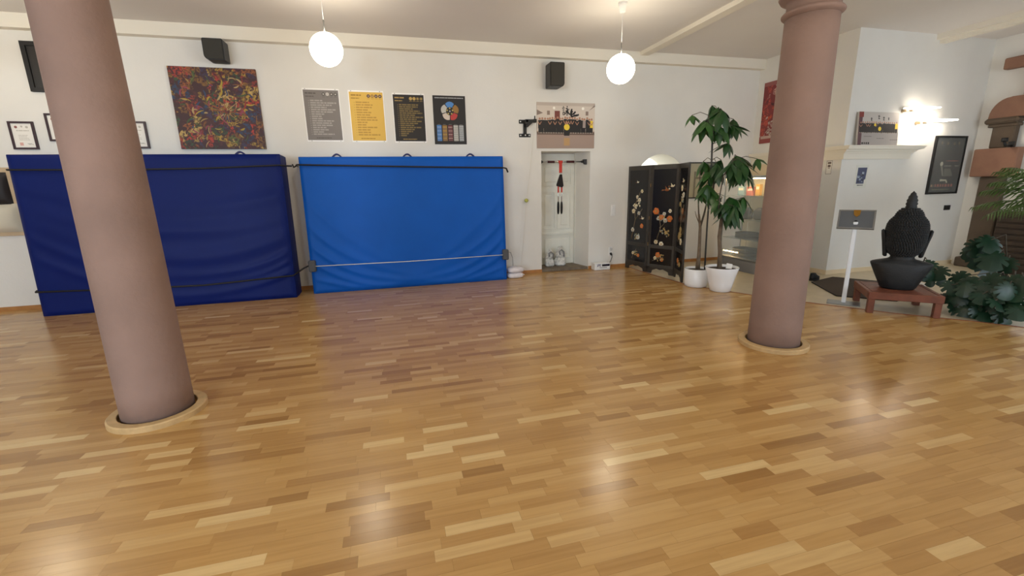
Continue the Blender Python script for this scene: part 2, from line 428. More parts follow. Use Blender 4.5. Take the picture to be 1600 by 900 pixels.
wall_with_windows('wall_front', 'x', ROOM_L - .3, FR_X + .3, ROOM_B - .3, ROOM_B, REAR_WINDOWS)
wall_with_windows('wall_street', 'y', ROOM_B, BR_Y, FR_X, FR_X + .3, SIDE_WINDOWS)
mb = MB(); mb.box(ROOM_L - .3, ROOM_L, ROOM_B, WALL_Y, 0, CEIL); struct('wall_left', mb, M_WALL)
k = 1
for m, w in REAR_WINDOWS + SIDE_WINDOWS:
    side = k > len(REAR_WINDOWS); mb = MB(); fw = 0.06
    def fb(a0, a1, z0, z1):
        if side: mb.box(FR_X + .02, FR_X + .08, a0, a1, z0, z1)
        else: mb.box(a0, a1, ROOM_B - .08, ROOM_B - .02, z0, z1)
    fb(m - w / 2, m - w / 2 + fw, WIN_Z0, WIN_Z1); fb(m + w / 2 - fw, m + w / 2, WIN_Z0, WIN_Z1); fb(m - .03, m + .03, WIN_Z0 + fw, WIN_Z1 - fw)
    fb(m - w / 2 + fw, m + w / 2 - fw, WIN_Z0, WIN_Z0 + fw); fb(m - w / 2 + fw, m + w / 2 - fw, WIN_Z1 - fw, WIN_Z1)
    struct('window_%d' % k, mb, M_WHITE); k += 1
# arched window pane deep in the arch: lit by the daylight behind it
mb = MB()
arc = [(AX - AR + .005, AS)] + [(AX + (AR - .005) * math.cos(PI - PI * i / NA), AZ + (AR - .005) * math.sin(PI - PI * i / NA)) for i in range(NA + 1)] + [(AX + AR - .005, AS)]
mb.prism(arc[::-1], BK - .06, BK - .04)
struct('window_%d' % k, mb, mat('daylit pane', (244, 244, 236), 0.5, emit=.75, emit_rgb=(255, 252, 236)))
# cornice box along the back wall, ceiling beams, mouldings
mb = MB(); mb.box(ROOM_L, RW_X, 7.33, WALL_Y, 3.545, CEIL); struct('trim_2', mb, M_TRIM)
mb = MB(); mb.box(4.27, 4.42, ROOM_B, 7.33, 3.65, CEIL); struct('trim_3', mb, M_TRIM)
mb = MB(); mb.box(8.42, 8.50, ROOM_B, BR_Y, 3.63, CEIL); mb.box(8.50, 8.60, ROOM_B, BR_Y, 3.58, CEIL); struct('trim_4', mb, M_TRIM)
# mantel moulding wrapping the chimney breast
def mantel(mb, z0, z1, p):
    mb.prismz([(RW_X - p * .55, WALL_Y - .01), (RW_X - p * .55, BR_Y - p), (8.22 + p, BR_Y - p), (8.22 + p, BR_Y), (RW_X, BR_Y), (RW_X, WALL_Y - .01)], z0, z1)
mb = MB(); mantel(mb, 1.84, 1.93, .035); mantel(mb, 1.93, 1.955, .06); mantel(mb, 1.955, 1.985, .09); mantel(mb, 1.985, 2.02, .15); mantel(mb, 2.02, 2.04, .165)
struct('trim_5', mb, M_TRIM)
mb = MB(); mb.box(RW_X - .015, RW_X, 5.95, WALL_Y, 0.0, 1.84); struct('trim_6', mb, M_CREAM)  # thin added panel; its cream stands in for warm cabinet light on the wall
# skirting
mb = MB()
for a, b in ((ROOM_L, NX0), (NX1, RW_X - .015)): mb.box(a, b, WALL_Y - .016, WALL_Y, 0, .055)
struct('baseboard_back', mb, M_WOODEDGE)
mb = MB(); mb.box(RW_X - .0, FR_X, BR_Y - .016, BR_Y, 0, .07); mb.box(RW_X - .016, RW_X, BR_Y - .016, 5.95, 0, .07); struct('baseboard_right', mb, M_CREAM)
# niche: old white panel door and a stone threshold
door = bpy.data.objects.new('door_1', None); COL.objects.link(door); door['kind'] = 'structure'; door.location = (2.985, 7.93, 0)
M_DOOR = mat('old white door paint', (226, 226, 216), 0.6, noise=0.03, nscale=6)
mb = MB(); mb.box(-.39, .39, 0, .05, .05, 2.09); obj('door_leaf', mb, M_DOOR, door)
def dframe(u0, u1, v0, v1, name):
    mb = MB(); t = .022
    mb.box(u0, u1, -.018, 0, v0, v0 + t); mb.box(u0, u1, -.018, 0, v1 - t, v1); mb.box(u0, u0 + t, -.018, 0, v0 + t, v1 - t); mb.box(u1 - t, u1, -.018, 0, v0 + t, v1 - t)
    mb.box(u0 + .07, u1 - .07, -.012, 0, v0 + .07, v1 - .07, bev=.008); obj(name, mb, M_DOOR, door)
dframe(-.30, -.02, .72, 1.42, 'door_panel'); dframe(.02, .30, .72, 1.42, 'door_panel'); dframe(-.30, .30, 1.52, 1.92, 'door_panel'); dframe(-.30, .30, .16, .60, 'door_panel')
mb = MB(); mb.box(-.33, .33, -.03, 0, .62, .655); obj('door_rail', mb, M_DOOR, door)
mb = MB(); mb.box(.355, .40, -.06, 0, .05, 2.09); mb.box(-.40, -.355, -.06, 0, .05, 2.09); obj('door_frame', mb, M_DOOR, door)
mb = MB(); mb.prismz([(NX0 + .003, 7.46), (NX1 - .003, 7.46), (NX1 - .12, 7.93), (NX0 + .12, 7.93)], 0, .045)
struct('trim_7', mb, mat('worn grey stone sill', (120, 108, 92), 0.9, noise=0.3, nscale=9, bump=0.6, bscale=25))

# ================================================================== COLUMNS
def column(x, y, r0, r1, label_c, label_r):
    c = thing('column', label_c, 'column', (x, y, 0))
    prof = [(r0, 0)]
    for i in range(1, 13): z = 2.84 * i / 12; prof.append((r0 + (r1 - r0) * (z / 2.84) ** 1.15, z))
    obj('shaft', MB().lathe(prof, 56), M_SAND, c)
    tor = [(r1 * .98, 2.84)] + [(r1 + .004 + .026 * math.sin(PI * i / 8), 2.845 + .055 * i / 8) for i in range(9)] + [(r1 * .99, 2.905), (r1 * .98, 2.95)]
    tor += [(r1 + .01, 2.965), (r1 + .045, 2.985), (r1 + .06, 3.01), (r1 + .045, 3.04), (r1 + .05, 3.06), (r1 + .11, 3.15), (r1 + .15, 3.24), (r1 + .15, 3.28)]
    obj('capital', MB().lathe(tor, 56), M_SAND, c)
    mb = MB(); mb.box(-.36, .36, -.36, .36, 3.28, 3.42, bev=.02); mb.box(-.27, .27, -.27, .27, 3.42, CEIL, bev=.004); obj('abacus', mb, M_SAND, c)
    ring = thing('ring', label_r, 'base ring', (x, y, 0)); ring.name = 'base_ring'
    ri, ro = r0 + .016, r0 + .078
    mb = MB().lathe([(ri, 0), (ro, 0), (ro, .034), (ro - .008, .042), (ri + .004, .042), (ri, .038)], 56, closed=True, smooth=False)
    obj('wood_ring', mb, M_RING, ring)
column(-1.735, 3.467, 0.214, 0.184, 'plain red sandstone column in front of the navy mat', 'pale wooden ring round the foot of the column by the navy mat')
column(3.465, 3.259, 0.2226, 0.197, 'red sandstone column with moulded capital, left of the dark bust', 'pale wooden ring round the foot of the column near the plants')

# ================================================================== MATS
def crash_mat(name, label, x0, x1, yb, t, h, lean, m, folds, handles, grp):
    W = x1 - x0
    c = thing(name, label, 'gym mat', ((x0 + x1) / 2, yb, 0.0), 0, grp); c.rotation_euler = (-lean, 0, 0)
    c.location.z = 0.001 + math.sin(lean) * 0.0
    NU, NV = 120, 80; vs = []; fs = []
    for j in range(NV + 1):
        v = j / NV
        for i in range(NU + 1):
            u = i / NU; e = min(u * W, (1 - u) * W, v * h, (1 - v) * h)
            rim = 0.025 * (1 - min(1, e / 0.05)) ** 2
            d = -0.018 * math.sin(PI * u) * math.sin(PI * v) + rim + folds(u, v) * min(1, e / 0.08)
            vs.append(((u - .5) * W, d, v * h))
    for j in range(NV):
        for i in range(NU): a = j * (NU + 1) + i; fs.append([a, a + 1, a + NU + 2, a + NU + 1])
    mb = MB().add(vs, fs, 0, True)
    border = [i for i in range(NU + 1)] + [(j) * (NU + 1) + NU for j in range(1, NV + 1)] + [NV * (NU + 1) + i for i in range(NU - 1, -1, -1)] + [j * (NU + 1) for j in range(NV - 1, 0, -1)]
    o0 = len(mb.v); n = len(border)
    side = [vs[b] for b in border]; bulge = []
    for x, _, z in side: bulge.append((x * 1.003, t * .5, z)); 
    back = [(x, t, z) for x, _, z in side]
    mb.add(side + bulge + back, [[i, i + n, (i + 1) % n + n, (i + 1) % n] for i in range(n)] + [[i + n, i + 2 * n, (i + 1) % n + 2 * n, (i + 1) % n + n] for i in range(n)] + [list(range(2 * n, 3 * n))[::-1]], 0, False)
    obj('cover', mb, m, c)
    mb = MB()   # piping seam round the front edge
    pth = [(-W / 2, .03, 0.004), (W / 2, .03, 0.004), (W / 2, .03, h), (-W / 2, .03, h), (-W / 2, .03, 0.004)]
    for a, b in zip(pth[:-1], pth[1:]): mb.tube([a, b], .006, 6)
    obj('seam', mb, m, c)
    for hx in handles:
        pts = [(hx - .085 + .17 * i / 10, t * .45, h - .012 + .062 * math.sin(PI * i / 10)) for i in range(11)]
        mb = MB(); vs = []; fs = []
        for i, p in enumerate(pts):
            nx = -math.cos(PI * i / 10) * .3; 
            for dy in (-.016, .016):
                vs.append((p[0], p[1] + dy, p[2] + .012)); vs.append((p[0] + (hx - p[0]) * .14, p[1] + dy, p[2] - .012))
        for i in range(10):
            a = i * 4; b = a + 4
            fs += [[a, b, b + 2, a + 2], [a + 1, a + 3, b + 3, b + 1], [a, a + 1, b + 1, b], [a + 2, b + 2, b + 3, a + 3]]
        mb.add(vs, fs); obj('handle', mb, M_NAVYD, c)
    return c
def folds_blue(u, v):
    s = 0
    for side in (0, 1):
        d = u if side == 0 else 1 - u
        for a, w, amp, p in ((.12, .016, .013, 4.4), (.23, .020, .016, 4.0), (.36, .024, .017, 3.6), (.50, .03, .014, 3.3), (.66, .04, .009, 3.0)):
            c = a * math.exp(-d * p) * 1.15 - .03 + .015 * math.sin(9 * d + a * 9)
            fade = math.exp(-d * 2.3) * min(1, d * 9 + .3)
            s -= amp * (0.8 if side else 1.0) * fade * math.exp(-((v - c) / w) ** 2)
    return s * 1.9
def folds_navy(u, v):
    s = 0
    for a, w, amp, k in ((.66, .05, .010, .10), (.50, .05, .013, .14), (.34, .055, .013, .18), (.20, .035, .008, .22), (.08, .03, .008, .2)):
        c = a + k * ((u - .62) * 2) ** 2 + .012 * math.sin(7 * u + a * 20)
        s -= amp * math.exp(-((v - c) / w) ** 2) * (0.55 + .45 * math.sin(3 * u + a * 7) ** 2)
    for a in (.05, .12, .19):
        d = 1 - u; c = a + .16 * math.exp(-d * 6); s -= .010 * math.exp(-d * 5) * math.exp(-((v - c) / .018) ** 2)
    return s * 1.6
crash_mat('crash_mat', 'bright blue crash mat leaning on the wall under the posters', -1.24, 1.775, 7.04, 0.28, 2.0, 0.045, M_BLUE, folds_blue, (-1.0, .02, 1.0), 'crash mats leaning on the wall')
crash_mat('crash_mat', 'dark navy crash mat behind the left column', -4.49, -1.455, 6.89, 0.40, 2.03, 0.045, M_NAVY, folds_navy, (0.99,), 'crash mats leaning on the wall')
def strap_run(mb, pts, w=.012, n=6): mb.tube(pts, w, n)
def lean_y(yb, z, off=.030): return yb + z * math.tan(.045) - off
# straps
s = thing('tension_strap', 'black strap across the top of the bright blue mat', 'strap', (0, 7.04, 1.85), 0, 'straps holding the mats')
mb = MB(); P = [(-1.27, lean_y(0, 1.9) + .05, .045), (-1.235, lean_y(0, 1.9), .04), (-.3, lean_y(0, 1.88), .017), (.7, lean_y(0, 1.86), -.008), (1.75, lean_y(0, 1.83), -.028), (1.80, lean_y(0, 1.83) + .05, -.03)]
mb.tube([Vector(p) for p in P], .013, 6); obj('strap_band', mb, M_BLACK, s)
mb = MB(); mb.tube([(1.80, lean_y(0, 1.83) + .05, -.03), (1.83, .1, -.04), (1.855, .1, -.10)], .014, 6); obj('strap_end', mb, M_BLACK, s)
mb = MB(); mb.tube([(-1.27, lean_y(0, 1.9) + .05, .045), (-1.30, .18, .04), (-1.31, .40, .03)], .009, 6); mb.tube([(-1.33, .1, .05), (-1.32, .12, .01), (-1.27, .07, .03)], .011, 6); obj('hook', mb, M_BLACK, s)
s = thing('tension_strap', 'black strap across the top of the navy mat', 'strap', (0, 6.89, 1.85), 0, 'straps holding the mats')
mb = MB(); mb.tube([(-4.51, lean_y(0, 1.86) + .08, .0), (-4.485, lean_y(0, 1.86), 0.0), (-3.4, lean_y(0, 1.85), -.012), (-2.4, lean_y(0, 1.85), -.004), (-1.45, lean_y(0, 1.87), .03), (-1.43, lean_y(0, 1.87) + .20, .03), (-1.36, .33, .03)], .012, 6); obj('strap_band', mb, M_BLACK, s)
s = thing('tension_strap', 'black strap low across the navy mat', 'strap', (0, 6.89, .3), 0, 'straps holding the mats')
mb = MB(); mb.tube([(-4.51, .06, .04), (-4.485, lean_y(0, .34), .035), (-3.5, lean_y(0, .32), .0), (-2.6, lean_y(0, .3), -.02), (-1.46, lean_y(0, .34), .035), (-1.44, .15, .04), (-1.33, .14, .11), (-1.255, .17, .14)], .012, 6); obj('strap_band', mb, M_BLACK, s)
# white cord with grey clamps on the bright mat
s = thing('cord_clamp', 'thin white cord with grey clamps low across the bright blue mat', 'cord', (0, 7.04, .43))
mb = MB(); mb.tube([(-1.2, lean_y(0, .43, .05), 0.0), (0.2, lean_y(0, .43, .055), -.012), (1.75, lean_y(0, .43, .05), 0.0)], .006, 6); obj('cord', mb, M_CORD, s)
for cx in (-1.215, 1.755):
    mb = MB(); mb.box(cx - .05, cx + .05, -.045, .03, -.085, .085, bev=.012); obj('clamp', mb, mat('dark grey rubber', (78, 80, 84), .7), s)
mb = MB(); mb.tube([(1.80, 0, .04), (1.86, .05, .02), (1.90, .08, -.08), (1.91, .1, -.22)], .005, 6); obj('cord_tail', mb, mat('grey cord', (140, 140, 140), .6), s)

# ================================================================== WALL THINGS ON THE BACK WALL
def frame_parts(root, w, h, fw, d, mframe, name='frame'):
    mb = MB()
    mb.box(0, w, -d, 0, 0, fw); mb.box(0, w, -d, 0, h - fw, h); mb.box(0, fw, -d, 0, fw, h - fw); mb.box(w - fw, w, -d, 0, fw, h - fw)
    return obj(name, mb, mframe, root)
INK = lambda n, c: mat('print ' + n, c, .6)
def words(mb, u, v, length, hgt, y, mi, rng, wmin=.015, wmax=.05):
    e = u + length
    while u < e - .006:
        w = min(rng.uniform(wmin, wmax), e - u); mb.inkr(u, u + w, v, v + hgt, y, mi); u += w + hgt * .45
FRM = mat('dark plum frame', (56, 36, 42), .4)
def certificate(x, z, w, h, label, seed):
    c = thing('framed_certificate', label, 'certificate', (x, WALL_Y, z), 0, 'framed certificates above the navy mat')
    frame_parts(c, w, h, .024, .025, FRM)
    mb = MB(); mb.box(.02, w - .02, -.012, -.002, .02, h - .02); sh = obj('sheet', mb, M_PAPER, c)
    mb = MB(); rng = random.Random(seed); Y = -.0125
    mb.disc(w * .27, h * .80, .016, Y, 1); mb.disc(w * .5, h * .82, .012, Y, 0); mb.disc(w * .70, h * .80, .015, Y, 0)
    words(mb, w * .26, h * .66, w * .5, .010, Y, 0, rng)
    for q in range(4): words(mb, w * .3, h * (.5 - q * .055), w * rng.uniform(.32, .42), .006, Y, 0, rng)
    mb.inkr(w * .28, w * .42, h * .14, h * .25, Y, 2); words(mb, w * .58, h * .2, w * .2, .005, Y, 3, rng); words(mb, w * .62, h * .17, w * .2, .008, Y, 0, rng)
    obj('print', mb, [INK('pale grey', (190, 184, 172)), INK('brown red', (150, 96, 88)), INK('pale red', (216, 168, 156)), INK('slate', (150, 150, 150))], sh)
certificate(-4.665, 2.125, .265, .345, 'small framed certificate above the left end of the navy mat', 1)
certificate(-4.262, 2.228, .265, .345, 'framed certificate, left edge only, just left of the column', 2)
certificate(-3.42, 2.138, .265, .352, 'framed certificate, right edge only, just right of the column', 3)
c = thing('framed_picture', 'dark picture in a black frame high beside the left column', 'picture', (-4.325, WALL_Y, 2.83))
frame_parts(c, .50, .59, .05, .04, M_BLACK)
mb = MB(); mb.box(.05, .45, -.02, -.002, .05, .54); pn = obj('panel', mb, mat('near black print', (34, 32, 31), .5), c)
mb = MB(); mb.inkr(.17, .19, .07, .5, -.021, 0); mb.inkr(.19, .45, .1, .5, -.0205, 1); obj('print', mb, [INK('pale line', (170, 166, 160)), INK('charcoal', (60, 58, 56))], pn)
# wall bag at the far left
c = thing('wall_striking_bag', 'canvas wall bag with black pad on a wooden board, left edge', 'wall bag', (-5.14, WALL_Y, 1.02))
mb = MB(); mb.box(0, .46, -.03, 0, .0, .88, bev=.005); obj('board', mb, mat('pale plywood', (200, 176, 142), .6, noise=.08), c)
def pillow(mb, x0, x1, z0, z1, y, t, mi=0, n=10):
    vs = []; fs = []
    for j in range(n + 1):
        for i in range(n + 1):
            u, v = i / n, j / n; b = (math.sin(PI * u) * math.sin(PI * v)) ** .45 if 0 < u < 1 and 0 < v < 1 else 0
            vs.append((x0 + (x1 - x0) * u, y - t * b, z0 + (z1 - z0) * v))
    k = len(vs); vs += [(x, y + .001, z) for x, _, z in vs[:k]]
    for j in range(n):
        for i in range(n): a = j * (n + 1) + i; fs.append([a, a + 1, a + n + 2, a + n + 1]); fs.append([k + a, k + a + n + 1, k + a + n + 2, k + a + 1])
    mb.add(vs, fs, mi, True)
mb = MB(); pillow(mb, .02, .37, .05, .42, -.031, .10); obj('canvas_bag', mb, mat('cream canvas', (214, 206, 186), .9, bump=.3, bscale=200), c)
mb = MB(); pillow(mb, .02, .33, .40, .82, -.031, .08); obj('black_pad', mb, mat('black leather', (32, 26, 26), .6), c)

# speakers
def speaker(x, z, w, h, label, flip):
    c = thing('loudspeaker', label, 'loudspeaker', (x, WALL_Y, z), 0, 'wall loudspeakers')
    d0, d1 = -.27, -.06; r = .055; pts = []
    L, Rr = 0, w
    def corner(cx, cz, a0, rr): return [(cx + rr * math.cos(a0 + PI / 2 * i / 5), cz + rr * math.sin(a0 + PI / 2 * i / 5)) for i in range(6)]
    big, sm = .06, .015
    rl, rr_ = (big, sm) if flip else (sm, big)
    pts += corner(L + rl, rl, PI, rl) + corner(Rr - rr_, rr_, 1.5 * PI, rr_) + corner(Rr - .02, h - .02, 0, .02) + corner(L + .02, h - .02, PI / 2, .02)
    obj('cabinet', MB().prism(pts, d0, d1), M_BLACKP, c)
    cx, cz = w / 2, h / 2
    obj('grille', MB().prism([(cx + (u - cx) * .9, cz + (v - cz) * .92) for u, v in pts], d0 - .012, d0), M_SPK, c)
    mb = MB(); mb.box(w * .35, w * .65, d1, 0, h * .4, h * .6, bev=.005); obj('wall_mount', mb, M_BLACKP, c)
speaker(-2.24, 3.245, .245, .262, 'black loudspeaker above the colourful square painting', True)
speaker(2.59, 3.075, .25, .365, 'black loudspeaker above the group photograph and door niche', False)

# abstract painting
c = thing('abstract_painting', 'square abstract painting in dark swirling colours above the navy mat', 'painting', (-2.24, WALL_Y - .004, 2.665))
mb = MB(); mb.box(-.535, .535, -.035, 0, -.535, .535); cv = obj('canvas', mb, painting_material('swirled oil colours', [(62, 32, 32), (78, 40, 38), (128, 90, 38), (52, 78, 52), (148, 54, 38), (90, 40, 46), (172, 138, 52), (60, 50, 78), (156, 90, 44), (40, 62, 92), (180, 60, 44), (96, 104, 46), (196, 164, 92), (70, 30, 38)], 9.0, 3), c)
mb = MB(); rng = random.Random(5); cols = [(140, 110, 50), (160, 134, 74), (124, 78, 40), (144, 52, 40), (60, 82, 46), (50, 66, 96), (176, 148, 52), (140, 62, 80), (178, 152, 100)]
for q in range(150):
    a = rng.uniform(0, 2 * PI); rr = rng.uniform(.05, .58); L = rng.uniform(.02, .075); th = a + rng.choice((0, 0, PI / 2)) + rng.uniform(-.6, .6)
    u, v = rr * math.cos(a), rr * math.sin(a)
    if max(abs(u), abs(v)) > .47: continue
    p = [(u + L * math.cos(th + .12 * (k - 2)) * (k - 2) / 2, v + L * math.sin(th + .12 * (k - 2)) * (k - 2) / 2) for k in range(5)]
    w = rng.uniform(.004, .011); mb.brush(p, [w * .3, w, w * 1.2, w, w * .3], -.0355 - q * .000004, rng.randrange(len(cols)))
for k in range(26):
    a = 2 * PI * k / 26 + rng.uniform(-.08, .08); r0, r1 = rng.uniform(.02, .06), rng.uniform(.1, .24)
    mb.brush([(.1 + r0 * math.cos(a), -.03 + r0 * math.sin(a)), (.1 + r1 * math.cos(a), -.03 + r1 * math.sin(a))], [.005, .002], -.0363, rng.choice((0, 1, 2, 2, 3, 8)))
obj('brush_strokes', mb, [INK('paint %d' % i, q) for i, q in enumerate(cols)], cv)

# four posters in sleeves
def poster(x, z, w, h, label, bgname, bgc, sleeve=True):
    c = thing('poster', label, 'poster', (x, WALL_Y, z), 0, 'posters above the bright blue mat')
    if sleeve:
        mb = MB(); mb.box(-.012, w + .012, -.003, 0, -.022, h + .022); obj('sleeve', mb, mat('bright white sleeve', (250, 249, 246), .4), c)
    mb = MB(); mb.box(0, w, -.006, -.003 if sleeve else 0, 0, h); sh = obj('sheet', mb, INK(bgname, bgc), c)
    if sleeve:
        for u, v in ((.03, h + .012), (w - .04, h + .012), (.05, -.012), (w - .03, -.012)):
            mb = MB(); mb.lathe([(.006, 0), (.006, .004), (.0, .006)], 10); p = obj('pin', mb, M_STEEL, c, (u, -.003, v)); p.rotation_euler = (PI / 2, 0, 0)
    return c, sh
def text_poster(x, z, w, h, label, bgname, bgc, cols, lens, seed, circ):
    c, sh = poster(x, z, w, h, label, bgname, bgc); mb = MB(); rng = random.Random(seed); Y = -.0063
    words(mb, .025, h - .055, w * .30, .018, Y, 0, rng, .03, .07); words(mb, .025, h - .095, w * .24, .012, Y, 0, rng, .03, .06)
    for k in range(4):
        u = w * .57 + k * w * .115; mb.disc(u, h - .055, .024, Y, circ[k]); mb.disc(u, h - .055, .010, Y - .0003, 2)
        words(mb, u - .02, h - .095, .04, .005, Y, 0, rng)
    n = len(lens); top = h - .155; bot = .075
    for i, L in enumerate(lens):
        v = top - (top - bot) * i / (n - 1); mb.inkr(.06, .068, v, v + .012, Y, 1); words(mb, .085, v, w * L, .019, Y, 1, rng, .03, .09)
    words(mb, w * .25, .025, w * .45, .011, Y, 0, rng)
    obj('print', mb, [INK('%s %d' % (bgname, i), q) for i, q in enumerate(cols)], sh)
text_poster(-1.125, 2.262, .485, .70, 'grey poster with pale text lines, leftmost of the four posters', 'grey poster', (128, 122, 118), [(92, 86, 82), (168, 162, 156), (196, 190, 184)], [.36, .74, .6, .45, .7, .62, .36, .28, .3, .62, .55, .6, .38, .44, .3, .6], 21, (0, 2, 0, 0))
text_poster(-.492, 2.258, .485, .695, 'yellow poster with ochre text lines and four dark circles', 'yellow poster', (226, 184, 82), [(168, 122, 40), (190, 146, 60), (200, 170, 130), (70, 52, 62)], [.4, .5, .47, .34, .44, .4, .58, .62, .3, .26, .6, .4, .38, .66], 22, (3, 0, 3, 3))
text_poster(.140, 2.252, .465, .682, 'black poster with gold text lines between yellow and wheel posters', 'black gold poster', (40, 36, 34), [(176, 146, 84), (124, 106, 62), (190, 160, 90)], [.62, .6, .44, .66, .74, .5, .76, .54, .72, .58, .48, .68, .46, .4, .26, .2], 23, (2, 2, 1, 1))
c, sh = poster(.742, 2.208, .512, .73, 'black poster with a five-colour wheel, rightmost of the four posters', 'charcoal poster', (40, 37, 36), False)
mb = MB(); Y = -.0063; rng = random.Random(24); words(mb, .03, .69, .45, .012, Y, 5, rng, .03, .09)
wc = (.262, .50)
for k, ci in enumerate((0, 1, 2, 3, 4)):
    a0 = PI / 2 - 2 * PI * (k + .5) / 5 + .06; a1 = a0 + 2 * PI / 5 - .12; am = (a0 + a1) / 2
    ring = [(wc[0] + .062 * math.cos(a0 + (a1 - a0) * i / 6), wc[1] + .062 * math.sin(a0 + (a1 - a0) * i / 6)) for i in range(7)]
    out = [(wc[0] + (.128 + .016 * math.sin(PI * i / 6)) * math.cos(a1 - (a1 - a0) * i / 6), wc[1] + (.128 + .016 * math.sin(PI * i / 6)) * math.sin(a1 - (a1 - a0) * i / 6)) for i in range(7)]
    mb.ink(ring + out, Y, ci); mb.disc(wc[0] + .046 * math.cos(am), wc[1] + .046 * math.sin(am), .013, Y, 6)
mb.disc(*wc, .012, Y, 5)
for k, ci in enumerate((0, 1, 7, 4, 5)):
    u = .045 + k * .088; mb.inkr(u, u + .072, .05, .29, Y, ci)
    for q in range(8): words(mb, u + .004, .06 + q * .028, .062, .008, Y - .0003, (5, 6, 3, 8, 8)[k] if q % 2 else 8, rng, .01, .03)
    words(mb, u + .01, .298, .05, .007, Y, 8, rng)
obj('print', mb, [INK('wheel %d' % i, q) for i, q in enumerate([(82, 138, 204), (150, 112, 56), (186, 64, 60), (214, 200, 186), (196, 194, 186), (176, 178, 180), (190, 170, 96), (112, 52, 58), (110, 110, 108)])], sh)

# group photograph with calligraphy
def people_print(mb, w, h, rng, y, n, v0, v1, cd, cs, cf, cy, cg):
    for k in range(n):
        u = w * (.03 + .94 * (k + .5) / n) + rng.uniform(-.004, .004); hh = v1 + rng.uniform(-.02, .018) * h; s = w / n * .62
        col = cy if k == n - 1 else (cg if rng.random() < .22 and k > n * .6 else cd)
        mb.ink([(u - s, v0 + .3 * (hh - v0)), (u + s, v0 + .3 * (hh - v0)), (u + s * .9, hh - .055 * h * .9), (u - s * .9, hh - .055 * h * .9)], y - .0002 - k * 1e-6, col)
        mb.inkr(u - s * .8, u + s * .8, v0 + rng.uniform(-.012, .01) * h, v0 + .36 * (hh - v0), y - .0003 - k * 1e-6, cd)
        mb.disc(u, hh - .02 * h, h * .026, y - .0004 - k * 1e-6, cs, 10)
        if rng.random() < .4: mb.brush([(u - s, v0 + .75 * (hh - v0)), (u, v0 + .55 * (hh - v0)), (u + s, v0 + .75 * (hh - v0))], [h * .008] * 3, y - .0005 - k * 1e-6, cs)
        for q in (-.5, .5): mb.inkr(u + s * q - .006, u + s * q + .006, v0 - .012 * h, v0 + .012 * h, y - .0005, cf)
c = thing('group_photo_print', 'group photo print with black brush characters above the door niche', 'photo', (2.45, WALL_Y - .004, 2.148))
w, h = 1.05, .735
mb = MB(); mb.box(0, w, -.012, 0, 0, h); sh = obj('board', mb, INK('photo wall', (214, 202, 190)), c)
mb = MB(); Y = -.0125; rng = random.Random(31)
mb.inkr(0, w, 0, h * .38, Y, 1); mb.inkr(0, w, h * .30, h * .36, Y - .0001, 2)
mb.ink([(0, h * .84), (.11, h * .77), (0, h * .72)], Y, 3); mb.ink([(w, h * .97), (w, h * .93), (w * .89, h * .83)], Y, 3)
mb.inkr(0, w, h * .93, h, Y, 10)
for u in (.18, .36, .88): mb.inkr(u, u + .05, h * .73, h * .82, Y, 3)
mb.inkr(w * .30, w * .39, h * .6, h * .82, Y - .0001, 8)
mb.disc(w * .29, h * .88, .022, Y - .0002, 9); mb.disc(w * .79, h * .88, .024, Y - .0002, 9)
people_print(mb, w, h, rng, Y - .0005, 22, h * .34, h * .68, 4, 5, 6, 7, 11)
u = w * .51; mb.inkr(u - .05, u + .05, h * .28, h * .42, Y - .0016, 4); mb.disc(u, h * .47, .052, Y - .0017, 7); mb.disc(u, h * .555, .022, Y - .0018, 5)
mb.inkr(u - .05, u + .055, h * .06, h * .23, Y - .0003, 12)
Z = Y - .0022; B = 4
def st(pts, w0): mb.brush([(.43 * w + p[0] * .12 * w, h * .71 + p[1] * .21 * h) for p in pts], [w0 * k for k in ((.7, 1, 1.1, .6, .3)[:len(pts)] if len(pts) > 2 else (1, .5))], Z, B)
st([(.12, .98), (.24, .9)], .009); st([(.0, .8), (.36, .83)], .008); st([(.08, .66), (.3, .68)], .007); st([(.08, .53), (.3, .55)], .007)
st([(.1, .38), (.1, .1)], .008); st([(.1, .38), (.33, .4), (.31, .12)], .008); st([(.1, .12), (.32, .13)], .007)
st([(.66, 1.02), (.76, .92)], .010); st([(.5, .78), (.72, .8), (.72, .4), (.7, .05), (.6, .12)], .010); st([(.46, .52), (.62, .55), (.46, .2)], .008); st([(.98, .74), (.78, .56)], .008); st([(.74, .58), (.9, .3), (1.08, .18)], .011)
def st2(pts, w0): mb.brush([(.565 * w + p[0] * .15 * w, h * .69 + p[1] * .17 * h) for p in pts], [w0 * k for k in ((.7, 1.1, 1.2, .7, .3)[:len(pts)] if len(pts) > 2 else (1, .5))], Z - .0002, B)
st2([(.2, 1.05), (.14, .7), (.1, .3), (.2, .0)], .016); st2([(.1, .3), (.4, .42), (.62, .7)], .012); st2([(.15, .05), (.5, .18), (.8, .24), (1.0, .3), (.92, .42)], .014); st2([(.35, .5), (.5, .3)], .010); st2([(.3, .75), (.18, .5)], .010)
obj('print', mb, [INK('photo wall', (214, 202, 190)), INK('photo floor', (166, 144, 132)), INK('photo floor far', (104, 84, 74)), INK('photo beam', (140, 122, 110)), INK('photo black', (30, 26, 26)), INK('photo skin', (178, 130, 104)), INK('photo shoe', (170, 158, 148)), INK('photo yellow', (236, 206, 62)), INK('photo red brown', (120, 60, 52)), INK('photo lamp', (250, 246, 236)), INK('photo ceiling', (196, 182, 170)), INK('photo grey', (164, 148, 142)), INK('photo glow', (190, 152, 104))], sh)

